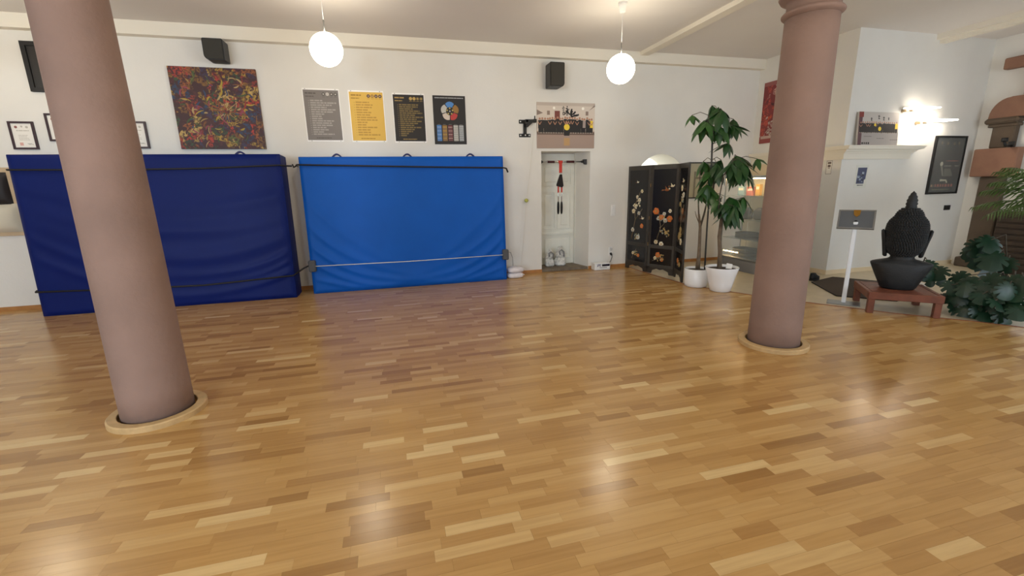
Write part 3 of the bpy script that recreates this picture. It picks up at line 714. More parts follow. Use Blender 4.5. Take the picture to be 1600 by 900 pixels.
# bracket with hanging line and ball
c = thing('wall_bracket', 'black steel wall bracket with pin left of the group photograph', 'bracket', (2.12, WALL_Y, 2.325))
mb = MB(); mb.box(.02, .22, -.012, 0, 0, .055, bev=.003); obj('lower_plate', mb, M_BLACK, c)
mb = MB(); mb.box(.02, .22, -.012, 0, .215, .275, bev=.003); obj('upper_plate', mb, M_BLACK, c)
mb = MB(); mb.box(.095, .145, -.035, 0, .045, .22, bev=.003); obj('web', mb, M_BLACK, c)
mb = MB(); mb.prism([(.12, .225), (.30, .235), (.30, .275), (.12, .27), ], -.10, -.05); mb.prism([(.12, .15), (.15, .15), (.25, .235), (.12, .235)], -.085, -.06); mb.box(.11, .15, -.1, 0, .2, .27); obj('arm', mb, M_BLACK, c)
mb = MB(); mb.tube([(.275, -.075, .26), (.275, -.075, .33)], .009, 10); mb.box(.25, .30, -.105, -.045, .225, .28, bev=.006); obj('pin', mb, M_BLACK, c)
for u, v in ((.045, .245), (.12, .245), (.045, .028), (.12, .028), (.195, .028)):
    mb = MB(); mb.lathe([(.011, 0), (.011, .006), (.006, .009)], 12); b = obj('bolt', mb, M_WHITE, c, (u, -.012 if u != .12 else -.036, v)); b.rotation_euler = (PI / 2, 0, 0)
c = thing('hanging_line', 'thin white line with a small yellow-green ball left of the niche', 'line', (2.05, 7.36, 0))
mb = MB(); mb.tube([(.345, .01, 2.54), (.19, .03, 1.31), (.06, .03, .06), (.0, .03, .005)], .0035, 5); obj('line', mb, M_CORD, c)
mb = MB(); mb.sphere((.187, .03, 1.285), .034, 16, 10); obj('ball', mb, mat('yellow green felt', (176, 180, 92), .9), c)
# sandbags
def sandbag(z, label, dx):
    c = thing('sandbag', label, 'sandbag', (1.95 + dx, 7.18, z), .1, 'white sandbags')
    mb = MB().loft([(0, .10, .07), (.012, .135, .10), (.045, .145, .11), (.075, .13, .10), (.092, .08, .06), (.095, .02, .02)], 24, p=3.2); obj('sack', mb, mat('white sack cloth', (222, 216, 218), .8, noise=.08, nscale=15, bump=.6, bscale=20), c)
    mb = MB(); mb.box(.12, .165, -.05, .05, .035, .05, bev=.005); obj('tied_end', mb, mat('white sack cloth', (222, 216, 218)), c)
sandbag(0.0, 'small white sandbag on the floor, lower of two', 0); sandbag(.094, 'small white sandbag lying on the other one', .01)

# pull-up bar and sling trainer
c = thing('pull_up_bar', 'chrome pull-up bar with dark foam grips across the niche', 'pull-up bar', (2.98, 7.56, 1.93))
mb = MB(); mb.tube([(-.418, 0, 0), (.375, 0, 0)], .013, 14); obj('bar', mb, M_CHROME, c)
for a, b in ((-.30, -.17), (.06, .20)):
    mb = MB(); mb.tube([(a, 0, 0), (b, 0, 0)], .02, 14); obj('foam_grip', mb, mat('dark red foam', (70, 24, 26), .8), c)
mb = MB(); mb.tube([(.34, 0, 0), (.39, 0, 0)], .02, 12); mb.prism([(.375, .04), (.43, .04), (.43, -.05), (.40, -.045), (.375, -.01)], -.035, .035); obj('end_mount', mb, M_BLACKP, c)
mb = MB(); mb.tube([(-.423, 0, 0), (-.40, 0, 0)], .026, 12); obj('end_cap', mb, M_BLACKP, c)
c = thing('sling_trainer', 'red and black sling trainer hanging from the pull-up bar', 'sling trainer', (2.92, 7.56, 1.93))
mb = MB(); mb.box(-.028, .028, -.02, -.014, -.19, .015); mb.box(-.04, .04, -.024, .024, -.022, .022, bev=.008); obj('anchor_strap', mb, M_RED, c)
mb = MB(); mb.tube([(0, -.017, -.18), (.014, -.017, -.2), (0, -.017, -.225), (-.014, -.017, -.2), (0, -.017, -.18)], .005, 6); obj('carabiner', mb, M_CHROME, c)
mb = MB(); mb.prism([(-.012, -.215), (.016, -.215), (.045, -.41), (.02, -.44), (-.07, -.415), (-.075, -.39)], -.05, -.002); obj('pouch', mb, mat('black nylon', (26, 20, 20), .8), c)
for sx, dz in ((-.045, 0), (.018, -.01)):
    mb = MB(); mb.box(sx - .014, sx + .014, -.03, -.024, -.53, -.40); obj('strap', mb, M_RED, c)
    mb = MB(); mb.tube([(sx, -.027, -.52), (sx + .014, -.027, -.545), (sx + .012, -.027, -.58), (sx, -.027, -.6), (sx - .012, -.027, -.58), (sx - .014, -.027, -.545), (sx, -.027, -.52)], .005, 6); obj('buckle', mb, M_CHROME, c)
    mb = MB(); mb.tube([(sx, -.027, -.6), (sx + .002, -.027, -.70)], .005, 6); obj('cord', mb, mat('dark red cord', (90, 30, 28), .7), c)
    mb = MB(); pts = [(sx + .022 * math.sin(2 * PI * k / 20), -.027 + .03 * math.sin(2 * PI * k / 20), -.795 + .10 * math.cos(2 * PI * k / 20)) for k in range(21)]; mb.tube(pts, .013, 8); obj('foot_loop', mb, M_BLACK, c)
# two bundles in clear plastic
def bundle(x, y, sx, h, label, seed):
    c = thing('plastic_bundle', label, 'plastic bag', (x, y, .045), 0, 'plastic bundles in the niche'); rng = random.Random(seed)
    secs = []
    for i, (f, wdt) in enumerate(((0, .7), (.08, 1), (.25, .95), (.42, .75), (.55, .85), (.7, .62), (.85, .4), (.95, .22), (1, .3))):
        secs.append((h * f, sx * wdt, sx * .8 * wdt, rng.uniform(-.012, .012), rng.uniform(-.01, .01)))
    mb = MB().loft(secs, 14, smooth=False, p=2.4); mb.v = [(a + rng.uniform(-.008, .008), b + rng.uniform(-.008, .008), max(0, z + rng.uniform(-.006, .006))) for a, b, z in mb.v]
    obj('plastic_wrap', mb, mat('crinkled clear plastic', (206, 206, 202), .25, noise=.25, nscale=25), c)
    mb = MB(); mb.tube([(-.03, -sx * .75, h * .6), (-.045, -sx * .82, h * .78), (0, -sx * .7, h * .86), (.045, -sx * .8, h * .74), (.04, -sx * .85, h * .5)], .012, 8); obj('grey_loop', mb, mat('grey plastic', (126, 128, 132), .4), c)
bundle(2.78, 7.72, .095, .33, 'crinkled plastic bundle in the niche by its left side', 3); bundle(3.0, 7.76, .115, .36, 'crinkled plastic bundle in the middle of the niche, with a peak', 4)

# light switch, socket, device
c = thing('light_switch', 'white double light switch on the wall by the folding screen', 'switch', (3.915, WALL_Y, 1.063))
mb = MB(); mb.box(-.043, .043, -.010, 0, -.1, .1, bev=.004); obj('plate', mb, M_WHITE, c)
for v in (-.04, .04):
    mb = MB(); mb.box(-.03, .03, -.016, -.010, v - .032, v + .032, bev=.003); obj('rocker', mb, M_WHITE, c)
c = thing('wall_socket', 'white wall socket with black plug low beside the folding screen', 'socket', (3.89, WALL_Y, .305))
mb = MB(); mb.box(-.042, .042, -.010, 0, -.082, .082, bev=.004); obj('plate', mb, M_WHITE, c)
mb = MB(); mb.lathe([(.028, 0), (.028, .004), (.022, .004), (.0, .003)], 18); o = obj('outlet', mb, mat('pale grey plastic', (206, 206, 204), .4), c, (0, -.010, .04)); o.rotation_euler = (PI / 2, 0, 0)
mb = MB(); mb.lathe([(.022, 0), (.022, .02), (.014, .045), (.008, .06)], 14); o = obj('plug', mb, M_BLACK, c, (0, -.010, -.04)); o.rotation_euler = (PI / 2 + .5, 0, 0)
mb = MB(); mb.tube([(0, -.06, -.06), (-.004, -.07, -.10), (-.03, -.08, -.16), (-.07, -.09, -.21), (-.10, -.10, -.245)], .006, 7); obj('cable', mb, mat('dark cable', (52, 50, 50), .6), c)
c = thing('power_unit', 'white mains unit with dark display on the floor under the socket', 'device', (3.64, 7.33, 0))
mb = MB(); mb.box(-.155, .155, -.07, .09, 0, .125, bev=.008); bd = obj('housing', mb, M_WHITE, c)
mb = MB(); mb.box(-.01, .14, -.073, -.069, .068, .105); obj('display', mb, mat('dark display', (24, 22, 44), .2), c)
text_mesh('lettering', 'IPS', .06, mat('navy lettering', (36, 46, 110), .5), bd, (-.075, -.0712, .082), bold=.001, shear=.15)
mb = MB(); mb.inkr(-.06, .09, .035, .052, -.0706, 0); obj('label_strip', mb, mat('grey label', (176, 178, 180), .5), bd)
mb = MB(); mb.inkr(-.14, -.03, .108, .116, -.0706, 0); obj('print', mb, mat('pale label', (206, 208, 214), .5), bd)

# ================================================================== PENDANT GLOBES
GLOBE_E = 14.0
M_GLOBE = mat('lit opal glass', (255, 246, 228), .4, emit=GLOBE_E, emit_rgb=(255, 241, 214))
def pendant(x, y, z, label):
    c = thing('pendant_lamp', label, 'lamp', (x, y, z), 0, 'opal globe pendants')
    obj('globe', MB().sphere((0, 0, 0), .175, 36, 22), M_GLOBE, c)
    mb = MB(); mb.tube([(0, 0, .172), (0, 0, .30)], .008, 8); obj('rod', mb, M_STEEL, c)
    mb = MB(); mb.tube([(0, 0, .30), (0, 0, CEIL - z - .05)], .004, 6); obj('cable', mb, M_WHITE, c)
    mb = MB(); mb.lathe([(.035, CEIL - z - .11), (.045, CEIL - z - .04), (.055, CEIL - z - .03), (.055, CEIL - z)], 20); obj('ceiling_rose', mb, M_WHITE, c)
pendant(-.574, 5.776, 3.07, 'lit opal globe pendant above the grey and yellow posters')
pendant(2.94, 5.51, 2.956, 'lit opal globe pendant right of the group photograph')
pendant(-4.35, 5.9, 3.07, 'lit opal globe pendant beyond the left edge of the picture')
pendant(-.574, 1.75, 3.05, 'lit opal globe pendant nearer the viewer, above the top edge, left one')
pendant(2.94, 1.55, 3.0, 'lit opal globe pendant nearer the viewer, above the top edge, right one')

# ================================================================== FOLDING SCREEN
sc = thing('folding_screen', 'black lacquer folding screen with flowers and birds in coloured stone', 'folding screen', (4.16, 7.36, 0))
SP = [(4.16, 7.36), (4.266, 6.80), (4.499, 6.35), (4.318, 5.86)]
SH = 1.83
inkc = [(226, 214, 180), (206, 110, 44), (198, 198, 190), (176, 148, 88), (120, 104, 78), (232, 226, 204), (150, 90, 44), (158, 166, 150)]
inks = [mat('inlay %d' % i, q, .35) for i, q in enumerate(inkc)]
def flower(mb, u, v, r, mi, rng, y):
    n = 6
    for k in range(n):
        a = 2 * PI * k / n + rng.uniform(-.3, .3); cx, cz = u + r * .6 * math.cos(a), v + r * .6 * math.sin(a)
        mb.sphere((cx, y, cz), r * .52, 8, 4, mi, (1, .25, 1))
    mb.sphere((u, y - .003, v), r * .4, 8, 4, 3, (1, .35, 1))
def screen_panel(i, a, b, motif):
    a, b = Vector((*a, 0)), Vector((*b, 0)); W = (b - a).length; ang = math.atan2(b.y - a.y, b.x - a.x)
    p = bpy.data.objects.new('panel', None)
    mb = MB(); f = .052; t = .012; g = .006
    mb.box(g, f, -t, t, .07, SH, bev=.003); mb.box(W - f, W - g, -t, t, .07, SH, bev=.003)
    mb.box(f, W - f, -t, t, SH - .075, SH, bev=.003); mb.box(f, W - f, -t, t, .44, .50, bev=.003); mb.box(f, W - f, -t, t, .10, .16, bev=.003)
    mb.prism([(g, .0), (.085, .0), (.10, .05), (W * .38, .085), (W * .5, .07), (W * .62, .085), (W - .10, .05), (W - .085, 0), (W - g, 0), (W - g, .11), (g, .11)], -t, t)
    fr = obj('panel_frame', mb, [M_LACF], sc, a - Vector(sc.location)); fr.rotation_euler = (0, 0, ang)
    mb = MB(); mb.box(f, W - f, -.006, .006, .50, SH - .075); mb.box(f, W - f, -.006, .006, .16, .44); o = obj('lacquer_field', mb, M_LACQ, fr)
    if i == 1:
        Y0 = -t - .0012
        for q in ((f, W - f, SH - .07, SH - .01), (.012, .05, .11, .50), (W - .05, W - .012, .11, .50), (f, W - f, .445, .495), (f, W - f, .105, .155)):
            mb = MB(); mb.box(q[0], q[1], Y0, -t, q[2], q[3]); obj('fretwork_strip', mb, M_FRET, fr)
    mb = MB(); rng = random.Random(40 + i); y = -.008
    def vine(pts, w=.006): mb.tube([(W * q[0], y, q[1]) for q in pts], w, 5, 4)
    for q in motif['vines']: vine(q)
    for (u, v, r, mi) in motif['fl']: flower(mb, W * u, v, r, mi, rng, y)
    for (u, v, s, mi) in motif['dots']:
        for k in range(s):
            mb.sphere((W * u + rng.uniform(-.05, .05), y, v + rng.uniform(-.055, .055)), rng.uniform(.008, .02), 6, 4, rng.choice((mi, mi, 7, 3)), (1, .3, rng.uniform(.6, 1.4)))
    for (u, v, s, mi) in motif['birds']:
        U = W * u
        mb.sphere((U, y, v), s * .5, 10, 6, mi, (1.3, .2, .6)); mb.sphere((U + s * .65, y, v + s * .3), s * .24, 8, 5, 0, (1, .4, 1))
        mb.prism([(U - s * .3, v), (U - s * 1.5, v - s * .25), (U - s * 1.3, v + s * .1)], y - .003, y, 6); mb.prism([(U - s * .3, v + .1 * s), (U + s * .3, v + .1 * s), (U - s * .5, v + s * 1.0)], y - .004, y, mi)
    obj('inlay', mb, inks, fr)
screen_panel(0, SP[0], SP[1], dict(vines=[[(.25, .55), (.4, .9), (.35, 1.15), (.6, 1.4)], [(.4, .9), (.7, 1.1)], [(.3, .2), (.5, .38)]], fl=[(.35, 1.15, .035, 0), (.55, 1.25, .035, 5), (.65, 1.4, .03, 0), (.3, 1.05, .04, 0), (.55, 1.02, .035, 2), (.45, 1.3, .03, 5), (.7, .8, .04, 1), (.3, .72, .04, 2), (.55, .6, .045, 2), (.6, .27, .03, 1), (.35, .3, .03, 0)], dots=[(.5, 1.2, 14, 0), (.5, .6, 16, 7), (.45, .3, 12, 3), (.35, 1.1, 10, 5)], birds=[(.45, 1.55, .035, 5), (.72, .93, .045, 5)]))
screen_panel(1, SP[1], SP[2], dict(vines=[[(.3, .55), (.45, .8), (.35, 1.05)], [(.45, .8), (.7, .95)], [(.2, .22), (.6, .3)]], fl=[(.25, 1.07, .055, 1), (.45, .97, .045, 1), (.75, .95, .05, 1), (.35, .95, .035, 2), (.55, 1.03, .03, 2), (.6, .92, .035, 2), (.75, 1.08, .03, 5), (.65, .72, .03, 3), (.3, .55, .035, 0), (.5, .52, .04, 5), (.4, .33, .045, 1), (.55, .25, .03, 1), (.3, .27, .03, 0)], dots=[(.5, .95, 16, 7), (.7, .7, 10, 3), (.5, .28, 16, 3), (.5, .75, 12, 4)], birds=[(.6, 1.42, .065, 6), (.78, 1.48, .05, 0)]))
screen_panel(2, SP[2], SP[3], dict(vines=[[(.3, .6), (.5, .9), (.4, 1.3)], [(.5, .9), (.7, 1.2)]], fl=[(.4, 1.45, .045, 0), (.6, 1.35, .04, 5), (.3, 1.2, .04, 3), (.6, 1.1, .05, 6), (.5, .8, .05, 3), (.4, .7, .06, 3), (.6, .62, .05, 0), (.4, .3, .04, 1), (.6, .25, .04, 3)], dots=[(.5, 1.3, 14, 0), (.5, .7, 16, 3), (.5, .28, 10, 6)], birds=[(.5, 1.55, .05, 0)]))
for q in SP[1:3]:
    for z in (.5, .95, 1.5):
        mb = MB(); mb.tube([(q[0] - 4.16, q[1] - 7.36, z - .03), (q[0] - 4.16, q[1] - 7.36, z + .03)], .008, 8); obj('hinge', mb, mat('brass', (170, 130, 60), .35, metal=.9), sc)

# framed glass picture on the back wall behind the plants
c = thing('framed_picture', 'wide picture in a thin black frame between screen and plants', 'picture', (5.42, WALL_Y, 1.23))
frame_parts(c, .62, .67, .022, .03, M_BLACK)
mb = MB(); mb.box(.02, .60, -.012, -.002, .02, .65); pn = obj('sheet', mb, mat('beige print', (176, 168, 140), .3), c)
mb = MB(); mb.inkr(.16, .20, .02, .5, -.0125, 0); mb.inkr(.2, .6, .36, .40, -.0125, 0); mb.inkr(.25, .55, .44, .6, -.0125, 1); obj('print', mb, [INK('olive grey', (124, 116, 96)), INK('taupe', (150, 130, 118))], pn)

# ================================================================== PLANTS
def leaflet(L, Wd, seg=6, droop=.25):
    vs = []; fs = []
    for i in range(seg + 1):
        t = i / seg; w = Wd * (math.sin(PI * t ** .8) ** .9 if 0 < t < 1 else 0.0) + .001; z = -droop * L * t * t
        vs += [(L * t, -w, z - .12 * w), (L * t, 0, z + .10 * w), (L * t, w, z - .12 * w)]
    for i in range(seg):
        a = i * 3; fs += [[a, a + 3, a + 4, a + 1], [a + 1, a + 4, a + 5, a + 2]]
    return vs, fs
def palmate_mesh(seed, L=.25):
    rng = random.Random(seed); mb = MB(); n = rng.choice((6, 7, 7, 8))
    for k in range(n):
        a = 2 * PI * k / n + rng.uniform(-.2, .2); el = rng.uniform(-1.15, -.45); l = L * 1.28 * rng.uniform(.75, 1.1)
        vs, fs = leaflet(l, l * .17, droop=rng.uniform(.1, .35))
        Mx = Matrix.Rotation(a, 3, 'Z') @ Matrix.Rotation(-el, 3, 'Y')
        mb.add([Mx @ Vector(v) for v in vs], fs, 0, True)
    return mb
def pot(name, label, x, y, prof, soil_r, soil_z):
    c = thing(name, label, 'plant', (x, y, 0))
    obj('pot', MB().lathe(prof, 40), M_POT, c)
    obj('soil', MB().lathe([(.0, soil_z - .01), (soil_r, soil_z - .01), (soil_r, soil_z), (0, soil_z + .012)], 28), M_SOIL, c)
    return c
def palmate_plant(c, hubs, stems, m_leaf, base):
    for pts, rad, m in stems:
        mb = MB(); mb.tube([Vector(p) - base for p in pts], rad, 8); obj('stem', mb, m, c)
    for i, (hub, anchor, L, mlf) in enumerate(hubs):
        hub, anchor = Vector(hub) - base, Vector(anchor) - base
        mb = palmate_mesh(100 + i * 7 + int(base.x * 100), L)
        o = obj('leaf', mb, mlf, c, hub); o.rotation_euler = (R_.uniform(-.35, .35), R_.uniform(-.35, .35), R_.uniform(0, 6.28))
        mid = (hub + anchor) / 2 + Vector((0, 0, .04))
        mb = MB(); mb.tube([anchor, mid, hub], .0045, 5); obj('petiole', mb, M_STEM, c)
p1 = Vector((4.365, 5.60, 0)); p2 = Vector((4.50, 5.235, 0))
c1 = pot('potted_money_tree', 'tall money tree in the smaller cylindrical white pot by the screen', p1.x, p1.y, [(.135, 0), (.158, .012), (.168, .06), (.175, .27), (.170, .275), (.160, .27), (.158, .23), (.0, .225)], .158, .245)
def Q(px, py, dy=0, y0=5.6): return at_y(px, py, y0 + dy)
st1 = [Q(1090, 421), Q(1092, 400), Q(1093, 380), Q(1094, 355), Q(1092, 335)]
top = [Q(1113, 160 + 60), Q(1112, 250), Q(1109, 300), Q(1105, 350), Q(1101, 421)]
stems = [(st1, [.035, .026, .022, .02, .014], M_BARK), ([Q(1094, 355), Q(1100, 335), Q(1106, 310), Q(1110, 285), Q(1112, 250)], [.016, .013, .011, .010, .009], M_STEM),
         (top[::-1], [.012, .012, .012, .013, .012], mat('dark plant stake', (64, 62, 58), .6)), ([Q(1092, 338), Q(1091, 315), Q(1093, 290), Q(1094, 262)], [.01, .008, .006, .005], M_STEM),
         ([Q(1093, 350), Q(1088, 338), Q(1086, 330)], [.009, .006, .003], M_BARK), ([Q(1113, 222), Q(1116, 205), Q(1121, 190), Q(1123, 176)], [.012, .010, .008, .007], M_STEM), ([Q(1114, 225), Q(1110, 210), Q(1108, 195), Q(1107, 180)], [.010, .008, .007, .006], M_STEM)]
hubs = []
for px, py, dy, L, an, mm in [(1122, 168, 0, .27, (1123, 176), M_LEAF), (1128, 172, -.12, .27, (1123, 176), M_LEAF), (1099, 189, 0, .27, (1108, 195), M_LEAF2), (1104, 191, -.15, .25, (1108, 195), M_LEAF2), (1146, 186, .05, .27, (1121, 190), M_LEAF), (1124, 197, -.1, .22, (1116, 205), M_LEAF2), (1145, 196, -.1, .2, (1116, 205), M_LEAF), (1081, 180, .1, .16, (1107, 180), M_LEAF2), (1138, 223, 0, .22, (1114, 225), M_LEAF), (1112, 165, .1, .2, (1123, 176), M_LEAF),
                                   (1099, 252, .1, .22, (1112, 250), M_LEAF2), (1120, 256, -.1, .25, (1112, 250), M_LEAF), (1108, 268, -.05, .24, (1110, 285), M_LEAF2), (1093, 292, 0, .22, (1093, 290), M_LEAF2), (1104, 288, -.1, .24, (1110, 285), M_LEAF2), (1112, 300, -.1, .2, (1110, 285), M_LEAF2), (1127, 250, .05, .25, (1112, 250), M_LEAF)]:
    hubs.append((Q(px, py, dy), Q(*an), L, mm))
palmate_plant(c1, hubs, stems, M_LEAF, p1)
c2 = pot('potted_money_tree', 'money tree in the larger tapered white pot nearest the column', p2.x, p2.y, [(.12, 0), (.14, .008), (.16, .10), (.195, .24), (.225, .345), (.222, .352), (.208, .345), (.2, .31), (.0, .305)], .2, .318)
K = lambda px, py, dy=0: at_y(px, py, 5.235 + dy)
stems = [([K(1124, 420), K(1125, 395), K(1124, 370), K(1127, 345), K(1130, 325)], [.034, .028, .026, .022, .018], M_BARK), ([K(1126, 345), K(1124, 310), K(1130, 275), K(1146, 250)], [.010, .008, .007, .006], M_STEM), ([K(1122, 330), K(1124, 318), K(1128, 308)], [.01, .008, .006], M_STEM)]
hubs = []
for px, py, dy, L, an, mm in [(1150, 243, .05, .26, (1146, 250), M_LEAF), (1160, 254, -.1, .27, (1146, 250), M_LEAF), (1143, 255, -.1, .25, (1146, 250), M_LEAF), (1168, 262, 0, .24, (1146, 250), M_LEAF), (1152, 262, -.15, .27, (1130, 275), M_LEAF), (1183, 248, .1, .16, (1146, 250), M_LEAF2), (1140, 308, 0, .25, (1130, 325), M_LEAF), (1152, 312, -.1, .26, (1130, 325), M_LEAF2), (1132, 318, -.12, .24, (1130, 325), M_LEAF), (1146, 322, -.2, .25, (1130, 325), M_LEAF), (1162, 308, .1, .22, (1130, 325), M_LEAF2), (1122, 312, .05, .2, (1128, 308), M_LEAF2), (1138, 330, -.1, .24, (1130, 325), M_LEAF)]:
    hubs.append((K(px, py, dy), K(*an), L, mm))
palmate_plant(c2, hubs, stems, M_LEAF, p2)
mb = MB(); mb.box(-.04, .04, -.002, .002, 0, .09); o = obj('care_tag', mb, M_PAPER, c2, (.07, -.05, .31)); o.rotation_euler = (-.35, .2, -.5)

# ================================================================== DISPLAY CABINET
VX0, VX1, VY0, VY1, VZ = 5.80, 6.26, 5.62, 6.86, 1.62
v = thing('display_cabinet', 'lit glass display cabinet with shelves behind the potted plants', 'display cabinet', ((VX0 + VX1) / 2, (VY0 + VY1) / 2, 0))
vc = Vector(v.location)
def vb(mb, x0, x1, y0, y1, z0, z1, **k): return mb.box(x0 - vc.x, x1 - vc.x, y0 - vc.y, y1 - vc.y, z0, z1, **k)
mb = MB(); vb(mb, VX0, VX1, VY0, VY1, 0, .19, bev=.004); obj('plinth', mb, mat('grey laminate', (138, 138, 140), .5), v)
mb = MB(); f = .022
for x in (VX0, VX1 - f):
    for yy in (VY0, VY1 - f): vb(mb, x, x + f, yy, yy + f, .19, VZ)
    vb(mb, x, x + f, VY0, VY1, VZ - .035, VZ)
for yy in (VY0, VY1 - f): vb(mb, VX0, VX1, yy, yy + f, VZ - .035, VZ)
vb(mb, VX0, VX0 + f, VY0, VY1, .19, .215)
obj('metal_frame', mb, M_STEEL, v)
mb = MB(); vb(mb, VX0 + .002, VX0 + .008, VY0 + f, (VY0 + VY1) / 2, .215, VZ - .035); obj('glass_door', mb, M_GLASS, v)
mb = MB(); vb(mb, VX0 + .010, VX0 + .016, (VY0 + VY1) / 2, VY1 - f, .215, VZ - .035); obj('glass_door', mb, M_GLASS, v)
mb = MB(); vb(mb, VX1 - .014, VX1 - .004, VY0 + f, VY1 - f, .215, VZ - .035); obj('back_panel', mb, mat('cream back panel', (216, 206, 180), .6), v)
mb = MB(); vb(mb, VX0 + .02, VX1 - .016, VY0 + .004, VY0 + .012, .215, VZ - .035); obj('side_glass', mb, M_GLASS, v)
mb = MB(); vb(mb, VX0 + f, VX1 - f, VY0 + f, VY1 - f, VZ - .01, VZ - .004); obj('glass_top', mb, M_GLASS, v)
SHZ = [.215, .555, .89, 1.29]
for z in SHZ[1:]:
    mb = MB(); vb(mb, VX0 + .04, VX1 - .02, VY0 + .02, VY1 - .02, z - .012, z); obj('shelf', mb, mat('greenish shelf glass', (176, 190, 182), .12, alpha=.4), v)
mb = MB(); vb(mb, VX0 + .02, VX1 - .02, VY0 + .02, VY1 - .02, .19, .215); obj('cabinet_floor', mb, mat('grey laminate', (138, 138, 140)), v)
M_LED = mat('warm lit spot', (255, 232, 190), .4, emit=26, emit_rgb=(255, 214, 150))
for z in (1.50, 1.23, .83):
    for k in range(3):
        mb = MB(); mb.sphere((VX1 - .05 - vc.x, 5.95 - vc.y, z + k * .028), .011, 10, 6); obj('spot_lamp', mb, M_LED, v)
mb = MB(); vb(mb, VX0 + .04, VX0 + .055, VY0 + .1, VY1 - .06, VZ - .05, VZ - .037); obj('light_strip', mb, M_LED, v)
mb = MB(); vb(mb, VX0 + .04, VX0 + .052, 6.45, 6.8, .30, .31); obj('light_strip', mb, M_LED, v)
# goods in the cabinet
def good(name, label, cat, x, yy, z, build, rz=0):
    c = thing(name, label, cat, (x, yy, z), rz); build(c); return c
def bk(w, d, h, cover, page=True, tilt=0):
    def f(c):
        mb = MB(); mb.box(-d / 2, d / 2, -w / 2, w / 2, 0, h, bev=.004); o = obj('cover', mb, cover, c); o.rotation_euler = (0, tilt, 0)
        mb = MB(); mb.box(-d / 2 - .001, -d / 2, -w * .35, w * .35, h * .55, h * .8); q = obj('title_block', mb, M_PAPER, c); q.rotation_euler = (0, tilt, 0)
    return f
X = 6.02
good('boxed_set', 'blue and white box on the top cabinet shelf', 'box', X, 6.68, 1.29, bk(.15, .05, .16, mat('sky blue card', (150, 186, 206), .5)))
good('boxed_set', 'pink red box on the top cabinet shelf', 'box', X, 6.47, 1.29, bk(.16, .05, .15, mat('pink red card', (206, 112, 100), .5)))
good('boxed_set', 'narrow golden yellow box on the top cabinet shelf', 'box', X, 6.30, 1.29, bk(.09, .06, .19, mat('golden card', (206, 160, 58), .5)))
good('boxed_set', 'cream framed card leaning on the top cabinet shelf', 'card', X, 6.10, 1.29, bk(.2, .02, .19, mat('cream card', (224, 208, 160), .5), tilt=.12))
good('boxed_set', 'dark upright box on the top cabinet shelf by the column', 'box', X, 5.93, 1.29, bk(.06, .1, .19, mat('dark brown card', (60, 44, 36), .5)))
def glove(m):
    def f(c):
        mb = MB().loft([(0, .05, .07), (.03, .07, .1), (.1, .075, .11), (.16, .06, .1), (.2, .03, .05)], 18, p=2.6); obj('padding', mb, m, c)
        mb = MB().loft([(.02, .03, .03, -.01, .12), (.07, .035, .035, -.01, .13), (.12, .02, .02, -.01, .11)], 12); obj('thumb', mb, m, c)
    return f
good('training_glove', 'black training glove on the middle cabinet shelf by the leaves', 'glove', X, 6.50, .89, glove(mat('black glove leather', (46, 42, 40), .4)))
good('training_glove', 'grey training glove on the middle cabinet shelf', 'glove', X, 6.22, .89, glove(mat('grey glove leather', (96, 90, 84), .4)), .3)
good('training_glove', 'black training glove on the middle cabinet shelf by the column', 'glove', X, 5.96, .89, glove(mat('black glove leather', (46, 42, 40), .4)), -.2)
def cloth_stack(m, n, w, d, t):
    def f(c):
        for k in range(n):
            mb = MB(); mb.loft([(k * t, d * .46, w * .48), (k * t + t * .2, d * .5, w * .5), (k * t + t * .8, d * .5, w * .5), (k * t + t * .98, d * .46, w * .48)], 20, p=5); obj('folded_layer', mb, m, c)
    return f
good('folded_shirts', 'dark grey folded shirts on the lower glass shelf', 'clothes', X, 6.36, .555, cloth_stack(mat('charcoal jersey', (58, 56, 54), .9), 3, .55, .3, .035))
good('folded_shirts', 'black folded shirts on the lower glass shelf by the column', 'clothes', X, 5.86, .555, cloth_stack(mat('black jersey', (34, 31, 30), .9), 4, .36, .3, .035))
good('folded_shirts', 'black folded trousers on the cabinet floor', 'clothes', X + .03, 6.42, .215, cloth_stack(mat('black jersey', (34, 31, 30)), 4, .56, .3, .04))
good('folded_towels', 'stack of cream folded towels on the cabinet floor', 'towels', X - .02, 5.93, .215, cloth_stack(mat('cream towelling', (214, 200, 162), .95), 5, .24, .28, .045))

# ================================================================== RIGHT WALL, CHIMNEY BREAST
c = thing('wall_print', 'tall red and black abstract print half hidden by the right column', 'picture', (RW_X, 7.29, 2.22), -PI / 2)
mb = MB(); mb.box(0, .75, -.02, 0, 0, 1.07); sh = obj('canvas', mb, painting_material('red swirled print', [(124, 48, 48), (70, 30, 34), (186, 80, 62), (200, 160, 146), (164, 58, 48), (140, 50, 50), (206, 86, 48), (182, 170, 160), (90, 40, 44)], 7.0, 9), c)
mb = MB(); mb.inkr(0, .75, 0, .12, -.021, 0); mb.inkr(.03, .7, .08, .13, -.0212, 1); mb.inkr(0, .75, 1.0, 1.07, -.021, 2); obj('print', mb, [INK('red border', (142, 66, 62)), INK('pale border', (186, 160, 150)), INK('dull red border', (150, 88, 84))], sh)
c = thing('small_sign', 'small white notice on the side face of the chimney breast', 'sign', (RW_X, 5.845, 1.62), -PI / 2)
mb = MB(); mb.box(0, .10, -.006, 0, 0, .21); sh = obj('plate', mb, M_PAPER, c)
mb = MB(); frame = [(0, .1, 0, .006), (0, .1, .204, .21), (0, .006, 0, .21), (.094, .1, 0, .21)]
for q in frame: mb.inkr(*q, -.0065, 0)
